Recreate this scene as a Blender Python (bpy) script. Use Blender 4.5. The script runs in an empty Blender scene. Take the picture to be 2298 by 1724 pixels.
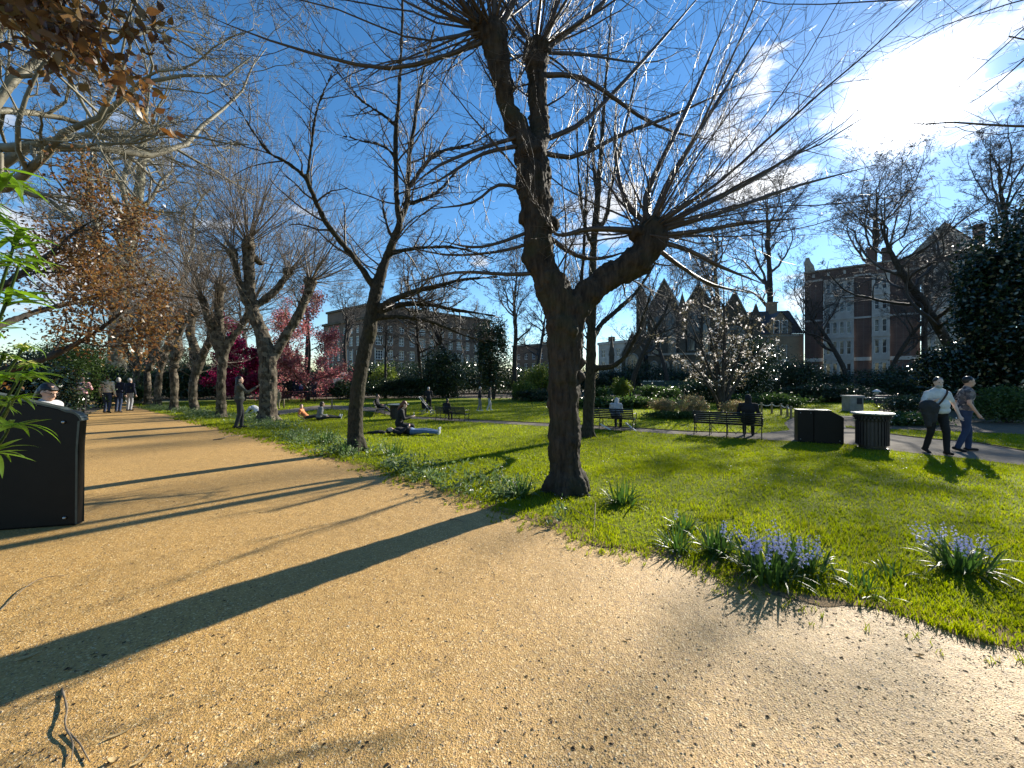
import bpy, math, random
import numpy as np
from mathutils import noise as mnoise, Vector

# ------------------------------------------------------------------ camera, sky, sun
C = bpy.context.scene.collection
SC = bpy.context.scene
R = math.radians
EYE, FL, CX, HY = 1.6, 863.6, 1149.0, 852.0      # eye height and the survey constants used to place things
SUN_AZ, SUN_EL = R(45.3), R(26.7)                # clockwise from +Y, above the horizon
SUN = np.array([math.sin(SUN_AZ)*math.cos(SUN_EL), math.cos(SUN_AZ)*math.cos(SUN_EL), math.sin(SUN_EL)])

cd = bpy.data.cameras.new('camera')
cam = bpy.data.objects.new('camera', cd); C.objects.link(cam)
cam.location = (0, 0, EYE); cam.rotation_euler = (R(90), 0, 0)
cd.sensor_width = 36; cd.lens = 13.53; cd.shift_y = -10/2298
cd.clip_start = 0.05; cd.clip_end = 2000
SC.camera = cam
SC.view_settings.view_transform = 'Standard'; SC.view_settings.look = 'None'
SC.view_settings.exposure = 1.25; SC.view_settings.gamma = 1.0
SC.view_settings.use_curve_mapping = False
SC.cycles.max_bounces = 6; SC.cycles.transparent_max_bounces = 8
SC.cycles.use_denoising = True

def N(nt, kind, **kw):
    n = nt.nodes.new(kind)
    for k, v in kw.items():
        if k.startswith('i_'):
            n.inputs[k[2:].replace('_', ' ')].default_value = v
        elif isinstance(k, str) and k.startswith('n') and k[1:].isdigit():
            n.inputs[int(k[1:])].default_value = v
        else:
            setattr(n, k, v)
    return n

def math_node(nt, op, a, b=None):
    n = nt.nodes.new('ShaderNodeMath'); n.operation = op
    for i, x in enumerate((a, b)):
        if x is None: continue
        if isinstance(x, (int, float)): n.inputs[i].default_value = x
        else: nt.links.new(x, n.inputs[i])
    return n.outputs[0]

def mix_col(nt, fac, a, b):
    n = nt.nodes.new('ShaderNodeMix'); n.data_type = 'RGBA'
    for i, x in ((0, fac), (6, a), (7, b)):
        if isinstance(x, (int, float)): n.inputs[i].default_value = x
        elif isinstance(x, (tuple, list)): n.inputs[i].default_value = (*x[:3], 1)
        else: nt.links.new(x, n.inputs[i])
    return n.outputs[2]

def ramp(nt, fac, stops):
    n = nt.nodes.new('ShaderNodeValToRGB')
    e = n.color_ramp.elements
    while len(e) < len(stops): e.new(0.5)
    for x, (p, c) in zip(e, stops):
        x.position = p; x.color = (*c, 1) if len(c) == 3 else c
    nt.links.new(fac, n.inputs[0])
    return n.outputs[0]

def build_world():
    w = bpy.data.worlds.new('World'); SC.world = w; w.use_nodes = True
    nt = w.node_tree; nt.nodes.clear()
    out = nt.nodes.new('ShaderNodeOutputWorld'); bg = nt.nodes.new('ShaderNodeBackground')
    nt.links.new(bg.outputs[0], out.inputs[0])
    sky = nt.nodes.new('ShaderNodeTexSky'); sky.sky_type = 'NISHITA'; sky.sun_disc = False
    sky.sun_elevation = SUN_EL; sky.sun_rotation = SUN_AZ
    sky.air_density = 1.0; sky.dust_density = 0.04; sky.ozone_density = 2.2; sky.altitude = 50
    hs = nt.nodes.new('ShaderNodeHueSaturation'); hs.inputs['Saturation'].default_value = 1.27
    nt.links.new(sky.outputs[0], hs.inputs['Color'])
    tc = nt.nodes.new('ShaderNodeTexCoord'); d = tc.outputs['Generated']
    def lobe(v, power, amp):
        v = v/np.linalg.norm(v)
        dn = nt.nodes.new('ShaderNodeVectorMath'); dn.operation = 'DOT_PRODUCT'
        nt.links.new(d, dn.inputs[0]); dn.inputs[1].default_value = tuple(v)
        m = math_node(nt, 'MAXIMUM', dn.outputs['Value'], 0.0)
        return math_node(nt, 'MULTIPLY', math_node(nt, 'POWER', m, power), amp)
    def look(px, py): return np.array([(px-CX)/FL, 1.0, (HY-py)/FL])
    mp = nt.nodes.new('ShaderNodeMapping'); mp.inputs['Scale'].default_value = (1.0, 1.0, 2.6)
    nt.links.new(d, mp.inputs[0])
    no = N(nt, 'ShaderNodeTexNoise', i_Scale=5.5, i_Detail=9.0, i_Roughness=0.58, i_Distortion=0.25)
    nt.links.new(mp.outputs[0], no.inputs['Vector'])
    s = no.outputs[0]
    for v, p, a in ((look(1700, 365), 80, .22), (look(1345, 490), 170, .29), (look(2190, 150), 160, .27), (look(250, 520), 50, .22),
                    (look(1800, 690), 200, .16), (look(850, 640), 60, .05), (look(1075, 595), 900, .22)):
        s = math_node(nt, 'ADD', s, lobe(v, p, a))
    mask = ramp(nt, s, [(0.68, (0, 0, 0)), (0.77, (.75, .75, .75)), (0.86, (1, 1, 1))])
    # cloud brightness: sunlit white, brighter where the sun stands behind, greyer where thick
    grey = ramp(nt, s, [(0.70, (1.0, 1.0, 1.0)), (1.0, (.62, .66, .72))])
    cb = math_node(nt, 'ADD', lobe(SUN, 14, 4.0), 5.6)
    cc = nt.nodes.new('ShaderNodeVectorMath'); cc.operation = 'SCALE'
    nt.links.new(grey, cc.inputs[0]); nt.links.new(cb, cc.inputs['Scale'])
    col = mix_col(nt, mask, hs.outputs[0], cc.outputs[0])
    # bright air round the sun
    g1 = math_node(nt, 'ADD', lobe(SUN, 1000, 80.0), lobe(SUN, 60, 1.2))
    gl = nt.nodes.new('ShaderNodeVectorMath'); gl.operation = 'SCALE'
    gl.inputs[0].default_value = (1.0, .98, .94); nt.links.new(g1, gl.inputs['Scale'])
    ad = nt.nodes.new('ShaderNodeVectorMath'); ad.operation = 'ADD'
    nt.links.new(col, ad.inputs[0]); nt.links.new(gl.outputs[0], ad.inputs[1])
    nt.links.new(ad.outputs[0], bg.inputs['Color'])
    bg.inputs['Strength'].default_value = 0.08
build_world()

ld = bpy.data.lights.new('sun', 'SUN'); ld.energy = 5.0; ld.angle = R(0.53); ld.color = (1.0, .93, .80)
sun = bpy.data.objects.new('sun', ld); C.objects.link(sun)
sun.rotation_euler = Vector(tuple(-SUN)).to_track_quat('-Z', 'Y').to_euler()
sun.location = (20, 20, 30)

# ------------------------------------------------------------------ helpers
rng = np.random.default_rng(11)
def spot(px, py):
    Y = EYE*FL/(py-HY); return ((px-CX)/FL*Y, Y)
def at(px, py, Y):
    return np.array([(px-CX)/FL*Y, Y, EYE-(py-HY)/FL*Y])
def unit(v):
    v = np.asarray(v, float); return v/np.maximum(np.linalg.norm(v, axis=-1, keepdims=True), 1e-9)

class MB:
    """collects faces and links them as ONE mesh"""
    def __init__(s): s.v = []; s.q = []; s.t = []; s.qm = []; s.tm = []; s.n = 0
    def add(s, v, q=None, t=None, m=0):
        v = np.asarray(v, np.float32).reshape(-1, 3)
        if q is not None and len(q):
            q = np.asarray(q, np.int64).reshape(-1, 4); s.q.append(q+s.n); s.qm.append(np.full(len(q), m))
        if t is not None and len(t):
            t = np.asarray(t, np.int64).reshape(-1, 3); s.t.append(t+s.n); s.tm.append(np.full(len(t), m))
        s.v.append(v); s.n += len(v); return s
    def tubes(s, P, Rr, sides=3, m=0, cap=False):
        P = np.asarray(P, float); Rr = np.asarray(Rr, float)
        n, k, _ = P.shape
        T = np.empty_like(P); T[:, 1:-1] = P[:, 2:]-P[:, :-2]; T[:, 0] = P[:, 1]-P[:, 0]; T[:, -1] = P[:, -1]-P[:, -2]
        T = unit(T)
        main = unit(P[:, -1]-P[:, 0]+1e-6)
        ref = np.where((np.abs(main[:, 2:3]) < .8), np.array([[0, 0, 1.]]), np.array([[1., 0.15, 0]]))
        U = unit(np.cross(T, ref[:, None, :])); V = np.cross(T, U)
        a = np.arange(sides)/sides*2*np.pi
        ring = U[:, :, None, :]*np.cos(a)[None, None, :, None]+V[:, :, None, :]*np.sin(a)[None, None, :, None]
        X = P[:, :, None, :]+ring*Rr[:, :, None, None]
        i = np.arange(n)[:, None, None]*k*sides+np.arange(k-1)[None, :, None]*sides+np.arange(sides)[None, None, :]
        j = np.arange(n)[:, None, None]*k*sides+np.arange(k-1)[None, :, None]*sides+((np.arange(sides)+1) % sides)[None, None, :]
        q = np.stack([i, i+sides, j+sides, j], -1).reshape(-1, 4)
        if cap:
            nv = n*k*sides
            X2 = np.concatenate([X.reshape(-1, 3), P[:, 0], P[:, -1]])
            tri = []
            b = np.arange(n)*k*sides
            for c in range(sides):
                c2 = (c+1) % sides
                tri.append(np.stack([nv+np.arange(n), b+c, b+c2], -1))
                tri.append(np.stack([nv+n+np.arange(n), b+(k-1)*sides+c2, b+(k-1)*sides+c], -1))
            return s.add(X2, q, np.concatenate(tri), m)
        return s.add(X, q, None, m)
    def tube(s, pts, rad, sides=10, m=0, cap=True):
        return s.tubes(np.asarray(pts, float)[None], np.asarray(rad, float)[None], sides, m, cap)
    def capsule(s, a, b, ra, rb, sides=12, m=0):
        a = np.asarray(a, float); b = np.asarray(b, float); d = unit(b-a)
        if np.linalg.norm(b-a) < 1e-5: b = a+np.array([0, 0, 1e-4]); d = np.array([0, 0, 1.])
        P = []; Q = []
        for u in (-.97, -.75, -.4, 0): P.append(a+d*ra*u); Q.append(ra*math.sqrt(1-u*u))
        for u in (0, .4, .75, .97): P.append(b+d*rb*u); Q.append(rb*math.sqrt(1-u*u))
        return s.tube(P, Q, sides, m)
    def ball(s, c, r, X=None, seg=14, rings=9, m=0):
        r = np.broadcast_to(np.asarray(r, float), (3,))
        X = np.eye(3) if X is None else np.asarray(X)
        th = np.linspace(0, np.pi, rings+1)[1:-1]; ph = np.arange(seg)/seg*2*np.pi
        p = np.stack([np.sin(th)[:, None]*np.cos(ph), np.sin(th)[:, None]*np.sin(ph), np.repeat(np.cos(th)[:, None], seg, 1)], -1).reshape(-1, 3)
        p = np.concatenate([p, [[0, 0, 1], [0, 0, -1]]])*r
        v = np.asarray(c)+p@X
        nr = rings-1; q = []; t = []
        for i in range(nr-1):
            for j in range(seg):
                q.append((i*seg+j, (i+1)*seg+j, (i+1)*seg+(j+1) % seg, i*seg+(j+1) % seg))
        for j in range(seg):
            t.append((nr*seg, j, (j+1) % seg)); t.append((nr*seg+1, (nr-1)*seg+(j+1) % seg, (nr-1)*seg+j))
        return s.add(v, q, t, m)
    def box(s, lo, hi, X=None, o=(0, 0, 0), m=0, bev=0.0):
        lo = np.asarray(lo, float); hi = np.asarray(hi, float)
        c = np.array([[x, y, z] for z in (0, 1) for y in (0, 1) for x in (0, 1)])
        v = lo+(hi-lo)*c
        if X is not None: v = v@np.asarray(X)
        q = [(0, 2, 3, 1), (4, 5, 7, 6), (0, 1, 5, 4), (2, 6, 7, 3), (0, 4, 6, 2), (1, 3, 7, 5)]
        return s.add(v+np.asarray(o), q, None, m)
    def prism(s, poly, y0, y1, m=0):
        """poly of (x,z), extruded along y"""
        n = len(poly)
        v = [(x, y0, z) for x, z in poly]+[(x, y1, z) for x, z in poly]
        q = [(i, (i+1) % n, n+(i+1) % n, n+i) for i in range(n)]
        c0 = np.mean(np.array(poly), 0)
        v += [(c0[0], y0, c0[1]), (c0[0], y1, c0[1])]
        t = [(2*n, (i+1) % n, i) for i in range(n)]+[(2*n+1, n+i, n+(i+1) % n) for i in range(n)]
        return s.add(v, q, t, m)
    def move(s, X=None, o=(0, 0, 0)):
        for i in range(len(s.v)):
            v = s.v[i].astype(float)
            if X is not None: v = v@np.asarray(X)
            s.v[i] = (v+np.asarray(o)).astype(np.float32)
        return s
    def mesh(s, name, mats, smooth=True):
        me = bpy.data.meshes.new(name)
        v = np.concatenate(s.v).astype(np.float32)
        q = np.concatenate(s.q) if s.q else np.zeros((0, 4), int); t = np.concatenate(s.t) if s.t else np.zeros((0, 3), int)
        me.vertices.add(len(v)); me.vertices.foreach_set('co', v.ravel())
        nl = len(q)*4+len(t)*3; me.loops.add(nl)
        me.loops.foreach_set('vertex_index', np.concatenate([q.ravel(), t.ravel()]).astype(np.int32))
        me.polygons.add(len(q)+len(t))
        st = np.concatenate([np.arange(len(q))*4, len(q)*4+np.arange(len(t))*3]).astype(np.int32)
        me.polygons.foreach_set('loop_start', st)
        mi = np.concatenate([np.concatenate(s.qm) if s.qm else [], np.concatenate(s.tm) if s.tm else []]).astype(np.int32)
        me.polygons.foreach_set('material_index', mi)
        me.polygons.foreach_set('use_smooth', np.full(len(q)+len(t), smooth))
        for m in (mats if isinstance(mats, (list, tuple)) else [mats]): me.materials.append(m)
        me.update(calc_edges=True)
        return me
    def build(s, name, mats, parent=None, smooth=True):
        return link(name, s.mesh(name, mats, smooth), parent)

def link(name, me, parent=None):
    o = bpy.data.objects.new(name, me); C.objects.link(o)
    if parent is not None: o.parent = parent
    return o
def tag(o, label=None, cat=None, group=None, kind=None):
    if label: o['label'] = label
    if cat: o['category'] = cat
    if group: o['group'] = group
    if kind: o['kind'] = kind
    return o
def thing(name, label, cat, loc=(0, 0, 0), rz=0.0, group=None):
    o = bpy.data.objects.new(name, None); C.objects.link(o)
    o.location = tuple(loc); o.rotation_euler = (0, 0, rz); o.empty_display_size = .2
    return tag(o, label, cat, group)
def dup(root, loc, rz=0.0, sc=1.0, label=None):
    def cp(o, par):
        c = o.copy(); C.objects.link(c)
        if par is not None: c.parent = par
        for ch in list(o.children): cp(ch, c)
        return c
    r = cp(root, None); r.location = tuple(loc); r.rotation_euler = (0, 0, rz)
    r.scale = (sc, sc, sc) if not isinstance(sc, (tuple, list)) else sc
    if label: r['label'] = label
    return r
def bake(o):
    dg = bpy.context.evaluated_depsgraph_get(); dg.update()
    me = bpy.data.meshes.new_from_object(o.evaluated_get(dg))
    old = o.data; o.modifiers.clear(); o.data = me; bpy.data.meshes.remove(old)
    return o
def fuse(mb, name, mat, parent=None, voxel=.03, smooth=4, disp=()):
    """one continuous skin round overlapping closed shapes"""
    o = mb.build(name, mat, parent)
    m = o.modifiers.new('r', 'REMESH'); m.mode = 'VOXEL'; m.voxel_size = voxel; m.use_smooth_shade = True
    if smooth:
        m = o.modifiers.new('s', 'SMOOTH'); m.factor = .5; m.iterations = smooth
    for i, (size, strength) in enumerate(disp):
        tx = bpy.data.textures.new(name+'_relief', 'CLOUDS'); tx.noise_scale = size; tx.noise_depth = 3
        m = o.modifiers.new('d%d' % i, 'DISPLACE'); m.texture = tx; m.strength = strength; m.mid_level = .5
        m.texture_coords = 'LOCAL'
    bake(o)
    if not o.data.materials: o.data.materials.append(mat)
    return o
def smooth_path(pts, n):
    """Catmull-Rom through the rows of pts (any number of columns)"""
    p = np.asarray(pts, float); p = np.concatenate([[2*p[0]-p[1]], p, [2*p[-1]-p[-2]]])
    k = len(p)-3; u = np.linspace(0, k, n); i = np.minimum(u.astype(int), k-1); f = (u-i)[:, None]
    a, b, c, d = p[i], p[i+1], p[i+2], p[i+3]
    return .5*((2*b)+(-a+c)*f+(2*a-5*b+4*c-d)*f**2+(-a+3*b-3*c+d)*f**3)
def rotz(a):
    c, s = math.cos(a), math.sin(a); return np.array([[c, s, 0], [-s, c, 0], [0, 0, 1.]])   # row vectors

# ------------------------------------------------------------------ materials
def new_mat(name):
    m = bpy.data.materials.new(name); m.use_nodes = True; nt = m.node_tree; nt.nodes.clear()
    out = nt.nodes.new('ShaderNodeOutputMaterial'); return m, nt, out
def obj_coord(nt, scale=(1, 1, 1)):
    tc = nt.nodes.new('ShaderNodeTexCoord'); mp = nt.nodes.new('ShaderNodeMapping'); mp.inputs['Scale'].default_value = scale
    nt.links.new(tc.outputs['Object'], mp.inputs[0]); return mp.outputs[0]
def noise_out(nt, vec, scale, detail=4.0, rough=.55):
    n = N(nt, 'ShaderNodeTexNoise', i_Scale=scale, i_Detail=detail, i_Roughness=rough)
    nt.links.new(vec, n.inputs['Vector']); return n.outputs[0]
def bump(nt, h, strength=.5, dist=.01, prev=None):
    b = nt.nodes.new('ShaderNodeBump'); b.inputs['Strength'].default_value = strength; b.inputs['Distance'].default_value = dist
    nt.links.new(h, b.inputs['Height'])
    if prev is not None: nt.links.new(prev, b.inputs['Normal'])
    return b.outputs[0]
def mat(name, c1, c2=None, scale=8.0, rough=.7, bmp=0.0, bscale=40.0, bdist=.005, metal=0.0, stretch=(1, 1, 1), spec=.4):
    m, nt, out = new_mat(name)
    p = nt.nodes.new('ShaderNodeBsdfPrincipled'); nt.links.new(p.outputs[0], out.inputs[0])
    p.inputs['Roughness'].default_value = rough; p.inputs['Metallic'].default_value = metal
    p.inputs['Specular IOR Level'].default_value = spec
    v = obj_coord(nt, stretch)
    c2 = c2 or tuple(x*.75 for x in c1)
    f = noise_out(nt, v, scale, 5.0)
    nt.links.new(ramp(nt, f, [(.32, c1), (.68, c2)]), p.inputs['Base Color'])
    if bmp: nt.links.new(bump(nt, noise_out(nt, v, bscale, 6.0, .6), bmp, bdist), p.inputs['Normal'])
    return m
def leaf_mat(name, cols, trans=.45, rough=.45, spec=.35, patch=None):
    """leaves: each leaf its own tint, light passes through"""
    m, nt, out = new_mat(name)
    g = nt.nodes.new('ShaderNodeNewGeometry')
    st = [(i/(len(cols)-1) if len(cols) > 1 else 0, c) for i, c in enumerate(cols)]
    col = ramp(nt, g.outputs['Random Per Island'], st)
    if patch:
        v = obj_coord(nt); col = mix_col(nt, ramp(nt, noise_out(nt, v, patch[0], 6.0, .62), [(.48, (0, 0, 0)), (.66, (.8, .8, .8))]), col, patch[1])
        col = mix_col(nt, ramp(nt, noise_out(nt, v, patch[0]*3.1, 5.0, .6), [(.60, (0, 0, 0)), (.74, (.7, .7, .7))]), col, patch[2])
    p = nt.nodes.new('ShaderNodeBsdfPrincipled'); p.inputs['Roughness'].default_value = rough
    p.inputs['Specular IOR Level'].default_value = spec
    nt.links.new(col, p.inputs['Base Color'])
    t = nt.nodes.new('ShaderNodeBsdfTranslucent')
    hs = nt.nodes.new('ShaderNodeHueSaturation'); hs.inputs['Saturation'].default_value = 1.1; hs.inputs['Value'].default_value = 1.7
    nt.links.new(col, hs.inputs['Color']); nt.links.new(hs.outputs[0], t.inputs['Color'])
    x = nt.nodes.new('ShaderNodeMixShader'); x.inputs[0].default_value = trans
    nt.links.new(p.outputs[0], x.inputs[1]); nt.links.new(t.outputs[0], x.inputs[2]); nt.links.new(x.outputs[0], out.inputs[0])
    return m
def bark_mat(name, c1, c2, stretch=.18, scale=16., moss=None, mottled=None, strength=.8):
    m, nt, out = new_mat(name)
    p = nt.nodes.new('ShaderNodeBsdfPrincipled'); p.inputs['Roughness'].default_value = .85
    p.inputs['Specular IOR Level'].default_value = .25
    nt.links.new(p.outputs[0], out.inputs[0])
    v = obj_coord(nt, (1, 1, stretch)); v2 = obj_coord(nt)
    f = noise_out(nt, v, scale, 7.0, .65)
    col = ramp(nt, f, [(.35, c1), (.65, c2)])
    if mottled:
        col = mix_col(nt, ramp(nt, noise_out(nt, v2, 5.0, 3.0), [(.50, (0, 0, 0)), (.56, (1, 1, 1))]), col, mottled)
    if moss:
        col = mix_col(nt, ramp(nt, noise_out(nt, v2, 2.2, 5.0), [(.5, (0, 0, 0)), (.72, (.7, .7, .7))]), col, moss)
    nt.links.new(col, p.inputs['Base Color'])
    b = bump(nt, f, strength, .03)
    b = bump(nt, noise_out(nt, v2, 60., 4.0), .4, .006, b)
    nt.links.new(b, p.inputs['Normal'])
    return m

M = {}
M['bark_lime'] = bark_mat('bark_lime', (.012, .009, .006), (.060, .044, .030), moss=(.034, .036, .014))
M['bark_row'] = bark_mat('bark_row', (.016, .012, .008), (.10, .08, .055), mottled=(.13, .108, .076))
M['bark_young'] = bark_mat('bark_young', (.012, .010, .006), (.050, .042, .026), stretch=.5, scale=22., moss=(.035, .036, .012))
M['bark_plane'] = bark_mat('bark_plane', (.07, .064, .042), (.14, .13, .09), stretch=.6, scale=6., mottled=(.30, .285, .20), strength=.25)
M['bark_dark'] = bark_mat('bark_dark', (.02, .017, .014), (.06, .05, .04), stretch=.4, scale=14., strength=.4)
M['twig_lime'] = mat('twig_lime', (.035, .024, .017), (.075, .053, .036), 3.0, .5, spec=.5)
M['twig_row'] = mat('twig_row', (.075, .055, .036), (.15, .112, .076), 3.0, .5, spec=.5)
M['twig_plane'] = mat('twig_plane', (.10, .088, .058), (.22, .20, .14), 2.0, .65)
M['twig_dark'] = mat('twig_dark', (.03, .024, .02), (.065, .053, .044), 2.0, .6)
M['leaf_copper'] = leaf_mat('leaf_copper', [(.055, .026, .014), (.13, .066, .025), (.18, .115, .045), (.09, .042, .020), (.16, .075, .028), (.14, .11, .05)], .42, .35)
M['leaf_crimson'] = leaf_mat('leaf_crimson', [(.17, .012, .05), (.28, .025, .09), (.11, .008, .03), (.33, .05, .13)], .45, .45)
M['leaf_pink'] = leaf_mat('leaf_pink', [(.34, .11, .13), (.22, .07, .08), (.46, .24, .23), (.20, .13, .08), (.40, .09, .15)], .4, .45)
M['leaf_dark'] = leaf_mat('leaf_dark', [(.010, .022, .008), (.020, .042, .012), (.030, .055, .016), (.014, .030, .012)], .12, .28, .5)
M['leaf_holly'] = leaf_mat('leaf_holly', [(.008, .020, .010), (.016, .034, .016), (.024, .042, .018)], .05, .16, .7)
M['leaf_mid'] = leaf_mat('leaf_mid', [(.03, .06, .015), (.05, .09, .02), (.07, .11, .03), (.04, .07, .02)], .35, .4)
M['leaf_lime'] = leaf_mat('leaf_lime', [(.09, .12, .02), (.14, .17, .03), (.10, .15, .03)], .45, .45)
M['leaf_cream'] = leaf_mat('leaf_cream', [(.10, .12, .04), (.30, .26, .12), (.35, .20, .14), (.16, .17, .06), (.40, .36, .2)], .4, .45)
M['leaf_spurge'] = leaf_mat('leaf_spurge', [(.06, .13, .02), (.10, .19, .025), (.14, .23, .03), (.08, .16, .03)], .55, .35, .4)
M['leaf_strap'] = leaf_mat('leaf_strap', [(.03, .065, .018), (.045, .09, .02), (.06, .11, .025)], .3, .42, .3)
M['cover'] = leaf_mat('cover', [(.05, .09, .03), (.09, .13, .05), (.12, .17, .06), (.16, .2, .12)], .4, .4)
M['grass'] = leaf_mat('grass', [(.115, .155, .006), (.155, .188, .008), (.19, .212, .010), (.13, .172, .008), (.24, .225, .04)], .64, .5, .3, patch=(.9, (.095, .125, .012), (.23, .215, .05)))
M['bud_leaf'] = leaf_mat('bud_leaf', [(.10, .085, .05), (.17, .14, .09), (.13, .12, .06)], .35, .5)
M['blossom'] = leaf_mat('blossom', [(.75, .70, .68), (.8, .78, .74), (.7, .6, .58)], .5, .5)
M['white_petal'] = leaf_mat('white_petal', [(.8, .8, .78), (.75, .76, .72)], .4, .5)
M['spurge_flower'] = leaf_mat('spurge_flower', [(.62, .60, .16), (.7, .66, .3)], .5, .5)
M['bluebell'] = leaf_mat('bluebell', [(.38, .39, .60), (.46, .47, .67), (.56, .56, .74)], .45, .5)
M['flower_stalk'] = mat('flower_stalk', (.05, .09, .03), (.07, .10, .05), 5., .5)
M['soil'] = mat('soil', (.05, .036, .022), (.11, .08, .048), 4., .95, .8, 30., .02)
M['verge'] = mat('verge', (.12, .078, .038), (.28, .18, .075), 14., .95, .8, 60., .012)
M['black_board'] = mat('black_board', (.004, .0036, .003), (.007, .006, .005), 5., .5, .15, 300., .001, spec=.2)
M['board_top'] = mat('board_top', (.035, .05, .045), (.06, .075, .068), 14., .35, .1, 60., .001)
M['black_paint'] = mat('black_paint', (.012, .012, .012), (.022, .02, .018), 9., .38, .2, 120., .001)
M['bin_paint'] = mat('bin_paint', (.014, .013, .016), (.03, .026, .03), 9., .4, .2, 90., .001)
M['bin_lid'] = mat('bin_lid', (.20, .22, .20), (.3, .32, .28), 12., .35, .1, 90., .001)
M['steel'] = mat('steel', (.45, .45, .44), (.35, .35, .34), 30., .35, 0, metal=1.)
M['wood_post'] = mat('wood_post', (.24, .18, .11), (.34, .27, .18), 6., .8, .5, 25., .004, stretch=(1, 1, .2))
M['rope'] = mat('rope', (.62, .58, .48), (.72, .68, .58), 60., .9, .6, 180., .003)
M['stone'] = mat('stone', (.20, .185, .155), (.30, .28, .24), 4., .85, .3, 35., .004)
M['stone_white'] = mat('stone_white', (.30, .29, .27), (.42, .41, .385), 1.2, .8, .2, 12., .01)
M['brick_red'] = None
M['slate'] = mat('slate', (.05, .05, .055), (.09, .09, .095), 2., .6, .3, 9., .02)
M['roof_red'] = mat('roof_red', (.17, .07, .045), (.24, .11, .07), 3., .8, .3, 9., .02)
M['frame_white'] = mat('frame_white', (.62, .62, .60), (.72, .72, .70), 3., .5)
M['glass'] = mat('glass', (.02, .024, .03), (.035, .04, .05), .6, .08, 0, spec=.6)
M['ashlar'] = mat('ashlar', (.055, .045, .032), (.105, .088, .064), 1.1, .9, .4, 4., .03)
M['teal'] = mat('teal', (.010, .035, .034), (.015, .045, .042), 4., .5)
M['navy'] = mat('navy', (.008, .012, .03), (.014, .02, .05), 4., .5)
M['poster_red'] = mat('poster_red', (.35, .07, .03), (.42, .10, .05), 8., .5)
M['poster_blue'] = mat('poster_blue', (.05, .08, .25), (.07, .12, .32), 8., .5)
M['paper'] = mat('paper', (.7, .7, .68), (.78, .78, .76), 8., .6)
M['dry_leaf'] = leaf_mat('dry_leaf', [(.35, .26, .12), (.45, .35, .18), (.28, .19, .09)], .3, .6)
M['litter'] = leaf_mat('litter', [(.025, .016, .010), (.05, .032, .018), (.09, .06, .03), (.16, .11, .055), (.02, .015, .01)], .1, .8)
M['dead_wood'] = mat('dead_wood', (.10, .075, .05), (.20, .16, .11), 20., .85, .5, 60., .003, stretch=(1, 1, 1))
M['skin'] = mat('skin', (.46, .27, .19), (.54, .33, .24), 8., .5)
M['skin_pale'] = mat('skin_pale', (.58, .38, .30), (.64, .44, .35), 8., .5)
M['hair_black'] = mat('hair_black', (.006, .005, .005), (.014, .011, .010), 30., .38, .5, 90., .004)
M['hair_brown'] = mat('hair_brown', (.035, .018, .010), (.06, .032, .018), 30., .4, .5, 90., .004)
M['hair_auburn'] = mat('hair_auburn', (.09, .025, .012), (.13, .045, .02), 30., .4, .5, 90., .004)
M['hair_grey'] = mat('hair_grey', (.30, .29, .28), (.42, .41, .39), 30., .5, .5, 90., .004)
for nm, c in dict(cloth_black=(.010, .010, .012), cloth_charcoal=(.03, .03, .032), cloth_denim=(.025, .045, .10), cloth_lightdenim=(.12, .19, .32), cloth_white=(.68, .68, .66),
                  cloth_pink=(.80, .42, .46), cloth_beige=(.80, .73, .60), cloth_navy=(.014, .02, .045), cloth_grey=(.20, .20, .20), cloth_olive=(.055, .06, .045),
                  cloth_orange=(.65, .22, .08), cloth_khaki=(.26, .21, .13), cloth_palegrey=(.42, .43, .45), shoe_white=(.7, .7, .7), shoe_black=(.012, .011, .010), leather=(.06, .03, .018),
                  cloth_maroon=(.10, .02, .02)).items():
    M[nm] = mat(nm, c, tuple(x*.7 for x in c), 9., .85, .35, 26., .012)

def brick_mat(name, c1, c2, mortar, bump_s=.4):
    m, nt, out = new_mat(name)
    p = nt.nodes.new('ShaderNodeBsdfPrincipled'); p.inputs['Roughness'].default_value = .88
    nt.links.new(p.outputs[0], out.inputs[0])
    tc = nt.nodes.new('ShaderNodeTexCoord')
    sx = nt.nodes.new('ShaderNodeSeparateXYZ'); nt.links.new(tc.outputs['Object'], sx.inputs[0])
    cb = nt.nodes.new('ShaderNodeCombineXYZ')
    nt.links.new(math_node(nt, 'ADD', sx.outputs[0], sx.outputs[1]), cb.inputs[0]); nt.links.new(sx.outputs[2], cb.inputs[1])
    b = nt.nodes.new('ShaderNodeTexBrick'); nt.links.new(cb.outputs[0], b.inputs['Vector'])
    b.inputs['Scale'].default_value = 1.0; b.inputs['Brick Width'].default_value = .23; b.inputs['Row Height'].default_value = .075
    b.inputs['Mortar Size'].default_value = .008
    b.inputs['Color1'].default_value = (*c1, 1); b.inputs['Color2'].default_value = (*c2, 1); b.inputs['Mortar'].default_value = (*mortar, 1)
    big = noise_out(nt, tc.outputs['Object'], .5, 5.0)
    col = mix_col(nt, ramp(nt, big, [(.35, (0, 0, 0)), (.7, (.55, .55, .55))]), b.outputs[0], tuple(x*.6 for x in c1))
    nt.links.new(col, p.inputs['Base Color'])
    return m
M['brick_red'] = brick_mat('brick_red', (.082, .044, .036), (.112, .064, .052), (.13, .11, .095))
M['brick_brown'] = brick_mat('brick_brown', (.11, .070, .050), (.155, .10, .07), (.18, .15, .12))
M['brick_buff'] = brick_mat('brick_buff', (.22, .165, .105), (.29, .22, .14), (.26, .22, .17))

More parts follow.
